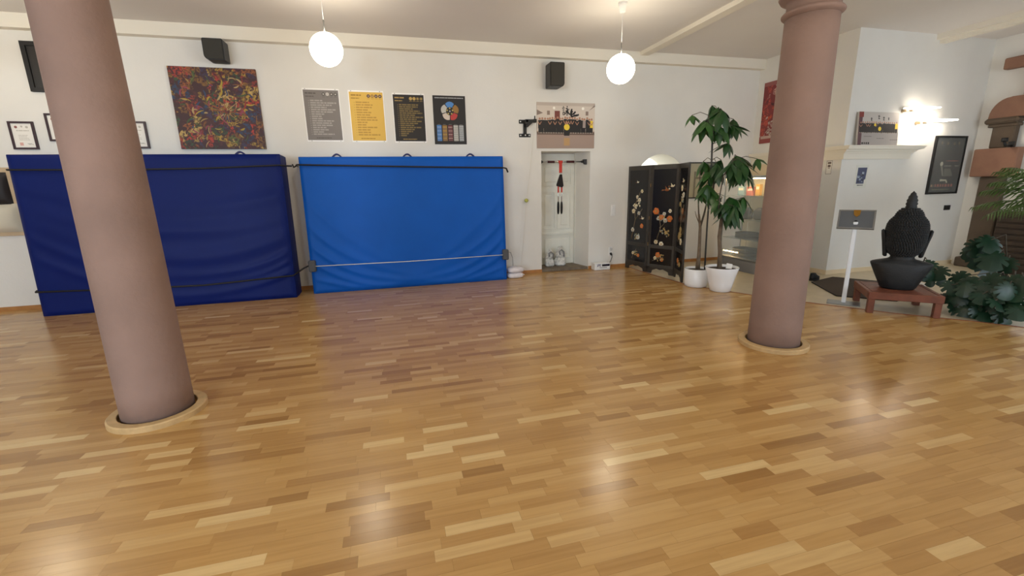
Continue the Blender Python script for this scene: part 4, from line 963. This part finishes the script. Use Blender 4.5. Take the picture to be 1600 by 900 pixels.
mb.inkr(.02, .08, .16, .19, -.0065, 0); mb.inkr(.025, .075, .11, .145, -.0065, 0); mb.inkr(.03, .07, .09, .1, -.0065, 0); obj('print', mb, [INK('dark brown grey', (112, 96, 88))], sh)
# canvas photo on the mantel
c = thing('canvas_photo', 'canvas group photo with a plum edge standing on the mantel', 'photo', (7.02, BR_Y - .075, 2.04))
w, h = .82, .50
mb = MB(); mb.box(0, w, -.015, .015, 0, h); sh = obj('canvas', mb, INK('canvas pale', (190, 184, 178)), c); c.rotation_euler = (-.08, 0, 0)
mb = MB(); Y = -.0155; rng = random.Random(51); mb.inkr(0, w, 0, .2, Y, 1); mb.inkr(0, .07, 0, h, Y - .0002, 2); mb.inkr(0, .09, .42, h, Y - .0003, 8)
people_print(mb, w, h, rng, Y - .0004, 18, .19, .35, 3, 4, 5, 6, 7)
mb.disc(.43, .25, .032, Y - .0016, 6); mb.disc(.33, .31, .022, Y - .0016, 6)
for u, v, s in ((.40, .42, .022), (.50, .40, .02), (.25, .39, .016), (.60, .40, .014)):
    mb.brush([(u - s, v + s), (u + s, v + s * .6)], [.006, .004], Y - .0017, 3); mb.brush([(u, v + s * 1.6), (u - s * .3, v - s), (u + s, v - s * .8)], [.006, .007, .003], Y - .0018, 3)
for u, v in ((.12, .13), (.38, .10), (.66, .08)): words(mb, u, v, .16, .012, Y - .0003, 9, rng)
words(mb, .08, .02, .16, .028, Y - .0003, 3, rng, .02, .035)
obj('print', mb, [INK('canvas pale', (190, 184, 178)), INK('canvas floor', (160, 154, 150)), INK('canvas plum', (92, 62, 68)), INK('photo black', (30, 26, 26)), INK('photo skin', (178, 130, 104)), INK('photo shoe', (170, 158, 148)), INK('photo yellow', (236, 206, 62)), INK('canvas tan', (170, 120, 90)), INK('canvas brick', (128, 54, 48)), INK('canvas grey', (120, 116, 114))], sh)
# two-plate wall lamp
c = thing('wall_lamp', 'wall lamp of two staggered glowing plates above the mantel', 'lamp', (8.4, BR_Y, 2.52))
M_PLATE = mat('glowing acrylic', (255, 250, 240), .4, emit=11, emit_rgb=(255, 240, 220))
for x0, x1, z in ((-.50, .03, .075), (-.16, .46, -.10)):
    mb = MB(); mb.box(x0, x1, -.235, -.055, z, z + .014, bev=.003); obj('light_plate', mb, M_PLATE, c)
    mb = MB(); mb.box(x0 - .004, x1 + .004, -.055, -.047, z - .004, z + .034); mb.box(x0 - .004, x1 + .004, -.235, -.055, z + .0145, z + .020); obj('added_light_shield', mb, M_WHITE, c)  # white shell added to keep the plates' light off the wall
    mb = MB(); mb.box(x0 + .1, x1 - .1, -.13, -.09, z + .021, z + .026); obj('uplight_strip', mb, M_PLATE, c)
    mb = MB(); mb.box(x0 + .03, x0 + .09, -.08, 0, z - .045, z - .001, bev=.004); mb.box(x0 + .2, x0 + .3, -.055, 0, z - .02, z + .03); obj('bracket', mb, mat('champagne metal', (170, 150, 120), .4, metal=.6), c)
# small poster
c = thing('small_poster', 'small white poster with a dark blue picture on the chimney breast', 'poster', (7.19, BR_Y, 1.39))
mb = MB(); mb.box(0, .25, -.004, 0, 0, .36); sh = obj('sheet', mb, mat('pale poster paper', (222, 222, 212), .7), c)
mb = MB(); Y = -.0045; rng = random.Random(61); mb.ink([(.03, .07), (.19, .07), (.19, .13), (.215, .14), (.225, .32), (.035, .32)], Y, 0)
for q in range(16): u, vv = rng.uniform(.04, .16), rng.uniform(.09, .27); mb.inkr(u, u + rng.uniform(.02, .05), vv, vv + rng.uniform(.01, .035), Y - .0003 - q * 1e-5, rng.choice((1, 2, 2, 3)))
words(mb, .06, .04, .12, .012, Y, 2, rng); obj('print', mb, [INK('blue dusk', (74, 80, 108)), INK('mist blue', (126, 138, 158)), INK('dark slate', (54, 54, 66)), INK('pale blue', (168, 178, 190))], sh)
# framed black poster
c = thing('framed_poster', 'tall black framed poster with pale figure right of the wall lamp', 'poster', (8.79, BR_Y, 1.255))
w, h = .72, .95
frame_parts(c, w, h, .03, .03, M_BLACK)
mb = MB(); mb.box(.03, w - .03, -.015, -.002, .03, h - .03); sh = obj('sheet', mb, INK('black brown print', (42, 38, 34)), c)
mb = MB(); Y = -.0155; rng = random.Random(71)
mb.disc(.24, .50, .035, Y, 1); mb.ink([(.22, .47), (.27, .47), (.33, .3), (.3, .3)], Y, 3); mb.ink([(.32, .42), (.46, .42), (.55, .30), (.34, .29)], Y, 2)
mb.ink([(.27, .25), (.42, .24), (.46, .19), (.43, .18), (.40, .215), (.27, .21)], Y, 1); words(mb, .31, .455, .17, .02, Y, 3, rng); words(mb, .56, .455, .1, .02, Y, 3, rng); words(mb, .34, .54, .28, .014, Y, 5, rng)
words(mb, .08, .12, .06, .04, Y, 4, rng, .03, .05); words(mb, .17, .12, .42, .045, Y, 5, rng, .03, .06); words(mb, .12, .065, .4, .02, Y, 6, rng)
for u in (.16, .3, .45, .56): mb.disc(u, .82 + .01 * (u * 10 % 2), .025, Y, 7, 10)
obj('print', mb, [INK('black brown print', (42, 38, 34)), INK('pale figure', (164, 156, 136)), INK('dim grey', (84, 80, 70)), INK('grey print', (110, 104, 92)), INK('tan print', (150, 118, 90)), INK('rust print', (138, 74, 60)), INK('olive print', (92, 90, 66)), INK('dim ochre', (88, 68, 44))], sh)
mb = MB(); mb.box(.03, w - .03, -.022, -.019, .03, h - .03); obj('glass', mb, mat('thin picture glass', (235, 245, 245), .03, alpha=0.06), c)
c = thing('black_socket', 'small black wall socket below the framed poster', 'socket', (9.38, BR_Y, 1.015))
mb = MB(); mb.box(-.075, .075, -.012, 0, -.042, .042, bev=.004); obj('plate', mb, M_BLACKP, c)
for u in (-.035, .035):
    mb = MB(); mb.lathe([(.026, 0), (.026, .004), (.0, .002)], 16); o = obj('outlet', mb, M_BLACK, c, (u, -.012, 0)); o.rotation_euler = (PI / 2, 0, 0)

# sandstone surround on the street wall
c = thing('stone_surround', 'pink and grey sandstone block surround on the wall behind the monstera', 'stone surround', (FR_X - .004, 5.3, 0))
def sb(name, y0, y1, z0, z1, p, m, bev=.015): mb = MB(); mb.box(-p, 0, y0 - 5.3, y1 - 5.3, z0, z1, bev=bev); return obj(name, mb, m, c)
sb('pilaster', 5.06, 5.38, .0, 1.53, .10, M_SANDG); sb('plinth_block', 4.98, 5.46, 0, .16, .16, M_SANDG)
sb('stone_block', 4.93, 5.50, 1.53, 1.98, .16, M_SANDP); sb('stone_block', 5.05, 5.34, 1.98, 2.33, .12, M_SANDG); 
mb = MB(); mb.box(-.2, 0, -.3, .13, 2.36, 2.45, bev=.03); mb.box(-.15, 0, -.28, .09, 2.31, 2.36, bev=.01); obj('moulding', mb, M_SANDG, c)
mb = MB(); pts = [(.11, 2.45), (-.45, 2.45), (-.45, 2.76), (-.14, 2.76)] + [(-.13 + .24 * math.sin(PI / 2 * i / 7), 2.47 + .285 * math.cos(PI / 2 * i / 7)) for i in range(8)]
mb.add([(-.14, yy, z) for yy, z in pts] + [(0, yy, z) for yy, z in pts], [list(range(len(pts)))[::-1], list(range(len(pts), 2 * len(pts)))] + [[i, (i + 1) % len(pts), (i + 1) % len(pts) + len(pts), i + len(pts)] for i in range(len(pts))]); obj('stone_block', mb, M_SANDP, c)
sb('stone_block', 4.6, 5.06, 2.765, 3.185, .10, M_SANDP); sb('stone_block', 4.6, 5.37, 3.19, 3.36, .12, M_SANDP); sb('lintel', 3.6, 4.85, 2.45, 2.80, .12, M_SANDP)
c = thing('wall_hook', 'black iron bracket on the sandstone above the palm', 'bracket', (FR_X - .12, 5.05, 2.0))
mb = MB(); mb.tube([(0, 0, .0), (-.08, 0, .02), (-.18, -.02, .0), (-.22, -.02, .06)], .018, 8); mb.box(-.02, 0, -.04, .04, -.07, .07, bev=.004); mb.lathe([(.0, 0)], 3) if False else None; obj('iron_arm', mb, M_BLACK, c)
mb = MB(); mb.tube([(-.22, -.02, .06), (-.22, -.02, .12)], .04, 12); obj('cup', mb, M_BLACK, c)
c = thing('slatted_recess_block', 'dark brown slatted block standing in for a dark recess, far right wall', 'cabinet', (FR_X - .15, 4.55, 0))  # slatted block put in place of a dark recess in the wall
M_DKW = mat('dark brown wood', (58, 44, 32), .6, noise=.2)
mb = MB(); mb.box(-.15, .148, -.38, .38, 0, .98, bev=.006); obj('body', mb, M_DKW, c)
for k in range(9): mb = MB(); mb.box(-.172, -.152, -.36, .36, .1 + k * .09, .1 + k * .09 + .06, bev=.004); obj('slat', mb, M_DKW, c)

# ================================================================== INFO STAND
c = thing('sign_stand', 'floor sign on a white post with a grey plate and gold emblem', 'sign stand', (5.45, 4.15, 0), math.atan2(-.263, .202))
mb = MB(); mb.box(-.17, .17, -.11, .11, 0, .012, bev=.004); obj('base_plate', mb, M_STEEL, c)
mb = MB(); mb.box(-.024, .024, -.012, .012, .012, 1.03, bev=.006); obj('post', mb, mat('white powder coat', (232, 236, 240), .35), c)
pl = MB(); pl.box(-.165, .165, -.006, .006, -.11, .11); p = obj('sign_plate', pl, mat('dark grey plate', (92, 96, 100), .45), c, (0, .03, 1.055)); p.rotation_euler = (-.55, 0, 0)
mb = MB(); fw = .018; mb.box(-.183, .183, -.010, .010, -.128, -.11); mb.box(-.183, .183, -.010, .010, .11, .128); mb.box(-.183, -.165, -.010, .010, -.11, .11); mb.box(.165, .183, -.010, .010, -.11, .11); obj('plate_frame', mb, M_STEEL, p)
mb = MB(); mb.prism([(-.035, .125), (.035, .125), (.03, .06), (.0, .03), (-.03, .06)], -.014, -.006); obj('emblem', mb, mat('dull gold', (160, 116, 42), .4, metal=.5), p)
mb = MB(); mb.sphere((0, .012, 1.03), .018, 12, 8); obj('joint', mb, M_BLACK, c)

# ================================================================== BENCH AND BUST
bu = Vector((.765, -.644, 0)); bv = Vector((.644, .765, 0))
ban = math.atan2(bu.y, bu.x); bc = Vector((5.769, 3.785, 0))
c = thing('low_bench', 'low reddish wooden slatted bench under the dark bust', 'bench', bc, ban)
BL, BD, BH = .70, .68, .255
for sx in (-1, 1):
    for sy in (-1, 1):
        mb = MB(); x = sx * (BL / 2 - .05); yy = sy * (BD / 2 - .05); mb.box(x - .032, x + .032, yy - .032, yy + .032, 0, BH - .03, bev=.004); obj('leg', mb, M_TEAK, c)
for sy in (-1, 1): mb = MB(); mb.box(-BL / 2 + .01, BL / 2 - .01, sy * (BD / 2 - .03) - .02, sy * (BD / 2 - .03) + .02, BH - .085, BH - .0, bev=.004); obj('apron', mb, M_TEAK, c)
for sx in (-1, 1): mb = MB(); mb.box(sx * (BL / 2 - .03) - .02, sx * (BL / 2 - .03) + .02, -BD / 2 + .05, BD / 2 - .05, BH - .085, BH - .0, bev=.004); obj('apron', mb, M_TEAK, c)
ns = 7
for k in range(ns):
    mb = MB(); a = -BD / 2 + .055 + (BD - .11) * k / ns; mb.box(-BL / 2 + .055, BL / 2 - .055, a + .006, a + (BD - .11) / ns - .006, BH - .022, BH - .002, bev=.003); obj('slat', mb, M_TEAK, c)
b = thing('buddha_bust', 'large black bust seen from behind with curled hair and topknot', 'bust', (bc.x, bc.y, BH), math.atan2(-.72, .69))
secs = [(0, .15, .11), (.02, .17, .125), (.09, .20, .14), (.17, .236, .15), (.245, .268, .15), (.29, .286, .142), (.308, .288, .135), (.318, .272, .128), (.330, .235, .122), (.342, .18, .115), (.354, .135, .108), (.37, .112, .103), (.44, .106, .10)]
obj('shoulders', MB().loft(secs, 40, p=2.3), M_BUDDHA, b)
head = [(.385, .07, .075), (.40, .105, .11), (.425, .136, .14), (.47, .162, .166), (.55, .18, .184), (.63, .187, .19), (.70, .188, .19), (.76, .18, .183), (.80, .165, .167), (.83, .143, .145), (.85, .126, .127), (.875, .118, .118), (.905, .104, .104), (.93, .084, .084), (.948, .055, .055)]
hd = obj('head', MB().loft(head, 40), M_BUDDHA, b)
mb = MB()
for i in range(28):
    z = .405 + .53 * i / 27
    for (z0, a0, b0, *_), (z1, a1, b1, *_) in zip(head[:-1], head[1:]):
        if z0 <= z <= z1: t = (z - z0) / (z1 - z0); a_, b_ = a0 + (a1 - a0) * t, b0 + (b1 - b0) * t
    n = max(8, int(2 * PI * a_ / .023))
    for k in range(n):
        th = 2 * PI * (k + .5 * (i % 2)) / n
        if z < .72 and math.sin(th) > .25: continue          # the face stays smooth
        mb.sphere((a_ * math.cos(th), b_ * math.sin(th), z), .0125, 6, 4)
hc = obj('hair_curls', mb, M_BUDDHA, hd); hc['kind'] = 'stuff'
prof = [(.048, .93), (.055, .955), (.048, .975), (.056, .995), (.047, 1.012), (.052, 1.035), (.040, 1.055), (.042, 1.075), (.028, 1.095), (.026, 1.11), (.012, 1.125), (.0, 1.14)]
obj('topknot', MB().lathe(prof, 16), M_BUDDHA, b)
for sx in (-1, 1):
    mb = MB().loft([(.378, .012, .018, sx * .160, .0), (.39, .022, .03, sx * .163, .0), (.44, .023, .036, sx * .170, .0), (.55, .021, .04, sx * .190, -.004), (.64, .021, .052, sx * .206, -.01), (.685, .016, .042, sx * .216, -.012), (.70, .006, .018, sx * .214, -.01)], 14); obj('ear', mb, M_BUDDHA, b)
mb = MB(); mb.sphere((0, .185, .58), .03, 12, 8, 0, (.7, 1.0, 1.6)); mb.sphere((0, .172, .50), .03, 12, 6, 0, (1.5, .5, .4))
for sx in (-1, 1): mb.sphere((sx * .07, .168, .62), .026, 12, 6, 0, (1.4, .5, .6))
obj('face', mb, M_BUDDHA, hd)

# ================================================================== RUG, SHOES
c = thing('entrance_rug', 'dark brown doormat on the stone floor behind the sign stand', 'rug', (6.25, 4.75, 0))
mb = MB(); mb.prismz([(-.55, -.30), (-.10, -.75), (.95, .0), (.5, .62), (-.12, .45)], .0005, .012); obj('pile', mb, mat('dark brown carpet', (70, 58, 48), .95, noise=.2, nscale=60, bump=.5, bscale=300), c)
mb = MB(); q = [(-.55, -.30), (-.10, -.75), (.95, .0), (.5, .62), (-.12, .45), (-.55, -.30)]
for a, d in zip(q[:-1], q[1:]): mb.tube([(a[0], a[1], .008), (d[0], d[1], .008)], .007, 6)
obj('edging', mb, mat('black rug edging', (34, 30, 28), .8), c)
c = thing('shoe', 'black shoe on the stone floor right of the column', 'shoe', (6.34, 5.34, 0), .35)
mb = MB().loft([(.02, .125, .045), (.05, .125, .047), (.07, .09, .042, -.03, 0), (.10, .055, .036, -.06, 0), (.115, .05, .03, -.065, 0)], 24, p=2.6); obj('upper', mb, M_BLACK, c)
mb = MB().loft([(0, .128, .046), (.02, .13, .049)], 24, p=2.6); obj('sole', mb, mat('dark rubber', (36, 36, 36), .8), c)
mb = MB(); mb.tube([(.02, -.02, .075), (.0, .02, .085), (-.02, -.02, .095)], .005, 6); obj('laces', mb, mat('dark lace', (60, 50, 48), .8), c)

# ================================================================== MONSTERA AND PALM
def monstera_leaf(seed, L):
    rng = random.Random(seed); n = 22; pts = []
    for i in range(n + 1):
        t = PI * i / n; r = (0.50 + .34 * math.cos(t * .5) ** 2) * (1 - .0 * t)
        r = L * .62 * (1 + .30 * math.cos(t)) ; 
        if i % 4 == 2 and 3 < i < n - 2: r *= .62
        pts.append((r * math.cos(t), r * math.sin(t) * 1.0))
    vs = [(0, 0, .02 * L)]; half = len(pts)
    def zz(x, yy): return -.35 * (x * x + yy * yy) / L - .12 * abs(yy)
    vs += [(x, yy, zz(x, yy)) for x, yy in pts] + [(x, -yy, zz(x, yy)) for x, yy in pts]
    fs = [[0, i + 1, i + 2] for i in range(half - 1)] + [[0, half + i + 2, half + i + 1] for i in range(half - 1)]
    return MB().add(vs, fs, 0, True)
leafm = [monstera_leaf(s, 1.0) for s in (1, 2)]
def monstera(label, base, spots, potm):
    c = thing('monstera', label, 'plant', base); base = Vector(base)
    mb = MB(); mb.lathe(potm, 32); obj('pot', mb, M_POT, c)
    zt = max(z for r, z in potm) - .03; rt = potm[-1][0] if potm[-1][0] > .02 else .12
    obj('soil', MB().lathe([(0, zt - .02), (max(r for r, z in potm) - .02, zt - .02), (max(r for r, z in potm) - .02, zt), (0, zt + .01)], 24), M_SOIL, c)
    rng = random.Random(int(base.x * 100))
    me = None
    for p, L, rz, tilt in spots:
        p = Vector(p) - base
        if me is None:
            o = obj('leaf', leafm[0], M_MONST, c); me = o.data
        else:
            o = bpy.data.objects.new('leaf', me); COL.objects.link(o); o.parent = c
        L *= .82; o.location = p; o.scale = (L, L, L); o.rotation_euler = (rng.uniform(-.3, .3), tilt, rz)
        mb = MB(); s0 = Vector((rng.uniform(-.05, .05), rng.uniform(-.05, .05), zt)); mid = Vector((s0.x * .5 + p.x * .5, s0.y * .5 + p.y * .5, max(s0.z, p.z) + .06)); mb.tube([s0, mid, p], [.009, .007, .005], 6); obj('stalk', mb, M_STEM, c)
    return c
rng = random.Random(77)
spots = []
for px, py, r, L in [(1486, 445, 7.1, .20), (1500, 432, 7.3, .22), (1515, 440, 7.1, .24), (1530, 448, 7.0, .24), (1548, 436, 7.1, .26), (1497, 466, 7.05, .22), (1520, 472, 6.95, .22), (1545, 468, 6.95, .24), (1565, 455, 7.0, .24), (1580, 470, 6.95, .24), (1562, 485, 6.9, .22), (1540, 488, 6.9, .18), (1592, 455, 7.0, .22), (1585, 436, 7.1, .2), (1512, 458, 7.1, .22), (1560, 440, 7.2, .24), (1490, 480, 7.0, .17), (1570, 490, 6.88, .2), (1600, 480, 6.9, .2), (1600, 440, 7.0, .2), (1478, 462, 7.15, .16), (1508, 448, 6.95, .18), (1535, 460, 6.9, .2), (1555, 470, 6.85, .2), (1528, 484, 6.88, .16), (1575, 450, 6.9, .2), (1590, 485, 6.84, .18), (1508, 484, 6.95, .16)]:
    spots.append((at_r(px, py, r), L, rng.uniform(2.6, 4.9), rng.uniform(.5, 1.25)))
monstera('low spreading monstera with many leaves at the right edge', (6.72, 3.22, 0), spots, [(.14, 0), (.17, .01), (.2, .22), (.195, .23), (.18, .2), (.0, .19)])
spots = []
for px, py, r, L in [(1530, 382, 7.9, .26), (1548, 375, 7.8, .26), (1552, 400, 7.7, .28), (1528, 402, 7.9, .24), (1512, 392, 8.0, .18), (1545, 415, 7.8, .24), (1575, 410, 7.8, .2)]:
    spots.append((at_r(px, py, r), L, rng.uniform(2.8, 4.4), rng.uniform(.8, 1.3)))
monstera('taller monstera with broad upright leaves before the sandstone', (7.3, 3.60, 0), spots, [(.14, 0), (.16, .01), (.19, .25), (.185, .26), (.17, .23), (.0, .22)])
spots = []
for px, py, r, L in [(1452, 412, 7.45, .2), (1466, 422, 7.4, .22), (1458, 432, 7.35, .2), (1472, 432, 7.45, .18), (1446, 428, 7.4, .16)]:
    spots.append((at_r(px, py, r), L, rng.uniform(3, 4.6), rng.uniform(.7, 1.3)))
monstera('small monstera directly behind the dark bust', (6.55, 4.12, 0), spots, [(.10, 0), (.12, .01), (.14, .18), (.135, .19), (.12, .16), (.0, .15)])
# palm
pb = Vector((7.55, 3.15, 0))
c = thing('potted_palm', 'feathery palm arching in from the right edge', 'plant', pb)
obj('pot', MB().lathe([(.15, 0), (.18, .01), (.21, .3), (.205, .31), (.19, .28), (.0, .27)], 32), M_POT, c)
obj('soil', MB().lathe([(0, .25), (.19, .25), (.19, .28), (0, .29)], 24), M_SOIL, c)
mb = MB(); mb.tube([(0, 0, .26), (.02, 0, .6), (0, .01, .95)], [.05, .04, .03], 10); obj('trunk', mb, M_BARK, c)
tips = [at_r(1538, 298, 8.0), at_r(1575, 262, 7.8), at_r(1552, 285, 7.9), at_r(1524, 322, 7.9), at_r(1545, 335, 7.6), at_r(1560, 268, 8.4), at_r(1600, 330, 7.5), Vector((8.1, 2.6, 1.5)), Vector((7.2, 2.5, 1.4)), Vector((8.2, 3.4, 1.6))]
for ti, tip in enumerate(tips):
    tip = tip - pb; s0 = Vector((0, .01, .93)); n = 16
    apex = (s0 + tip) / 2 + Vector((0, 0, .34 if ti < 7 else .5)); pts = []
    for i in range(n + 1): t = i / n; pts.append(s0 * (1 - t) ** 2 + apex * 2 * t * (1 - t) + tip * t * t)
    mb = MB(); mb.tube(pts, [.009 - .006 * i / n for i in range(n + 1)], 6); fr = obj('frond', mb, M_PALM, c)
    mb = MB(); rng = random.Random(90 + ti)
    for i in range(3, n + 1):
        for k in range(2):
            d = (pts[min(i + 1, n)] - pts[i - 1]).normalized(); sd = d.cross(Vector((0, 0, 1))).normalized()
            for s_ in (-1, 1):
                L = .24 * math.sin(PI * (.15 + .8 * i / n)) + .05; dr = (sd * s_ * .8 + d * .6 + Vector((0, 0, -.45 + rng.uniform(-.15, .15)))).normalized()
                p0 = pts[i] - (pts[i] - pts[i - 1]) * .5 * k; e = p0 + dr * L; w = d * .008
                mb.add([p0 - w, p0 + w, (p0 + e) / 2 + w * 1.2 + Vector((0, 0, .01)), (p0 + e) / 2 - w * 1.2 + Vector((0, 0, .01)), e + Vector((0, 0, -.03))], [[0, 1, 2, 3], [3, 2, 4]])
    lf = obj('leaflets', mb, M_PALM, fr); lf['kind'] = 'stuff'
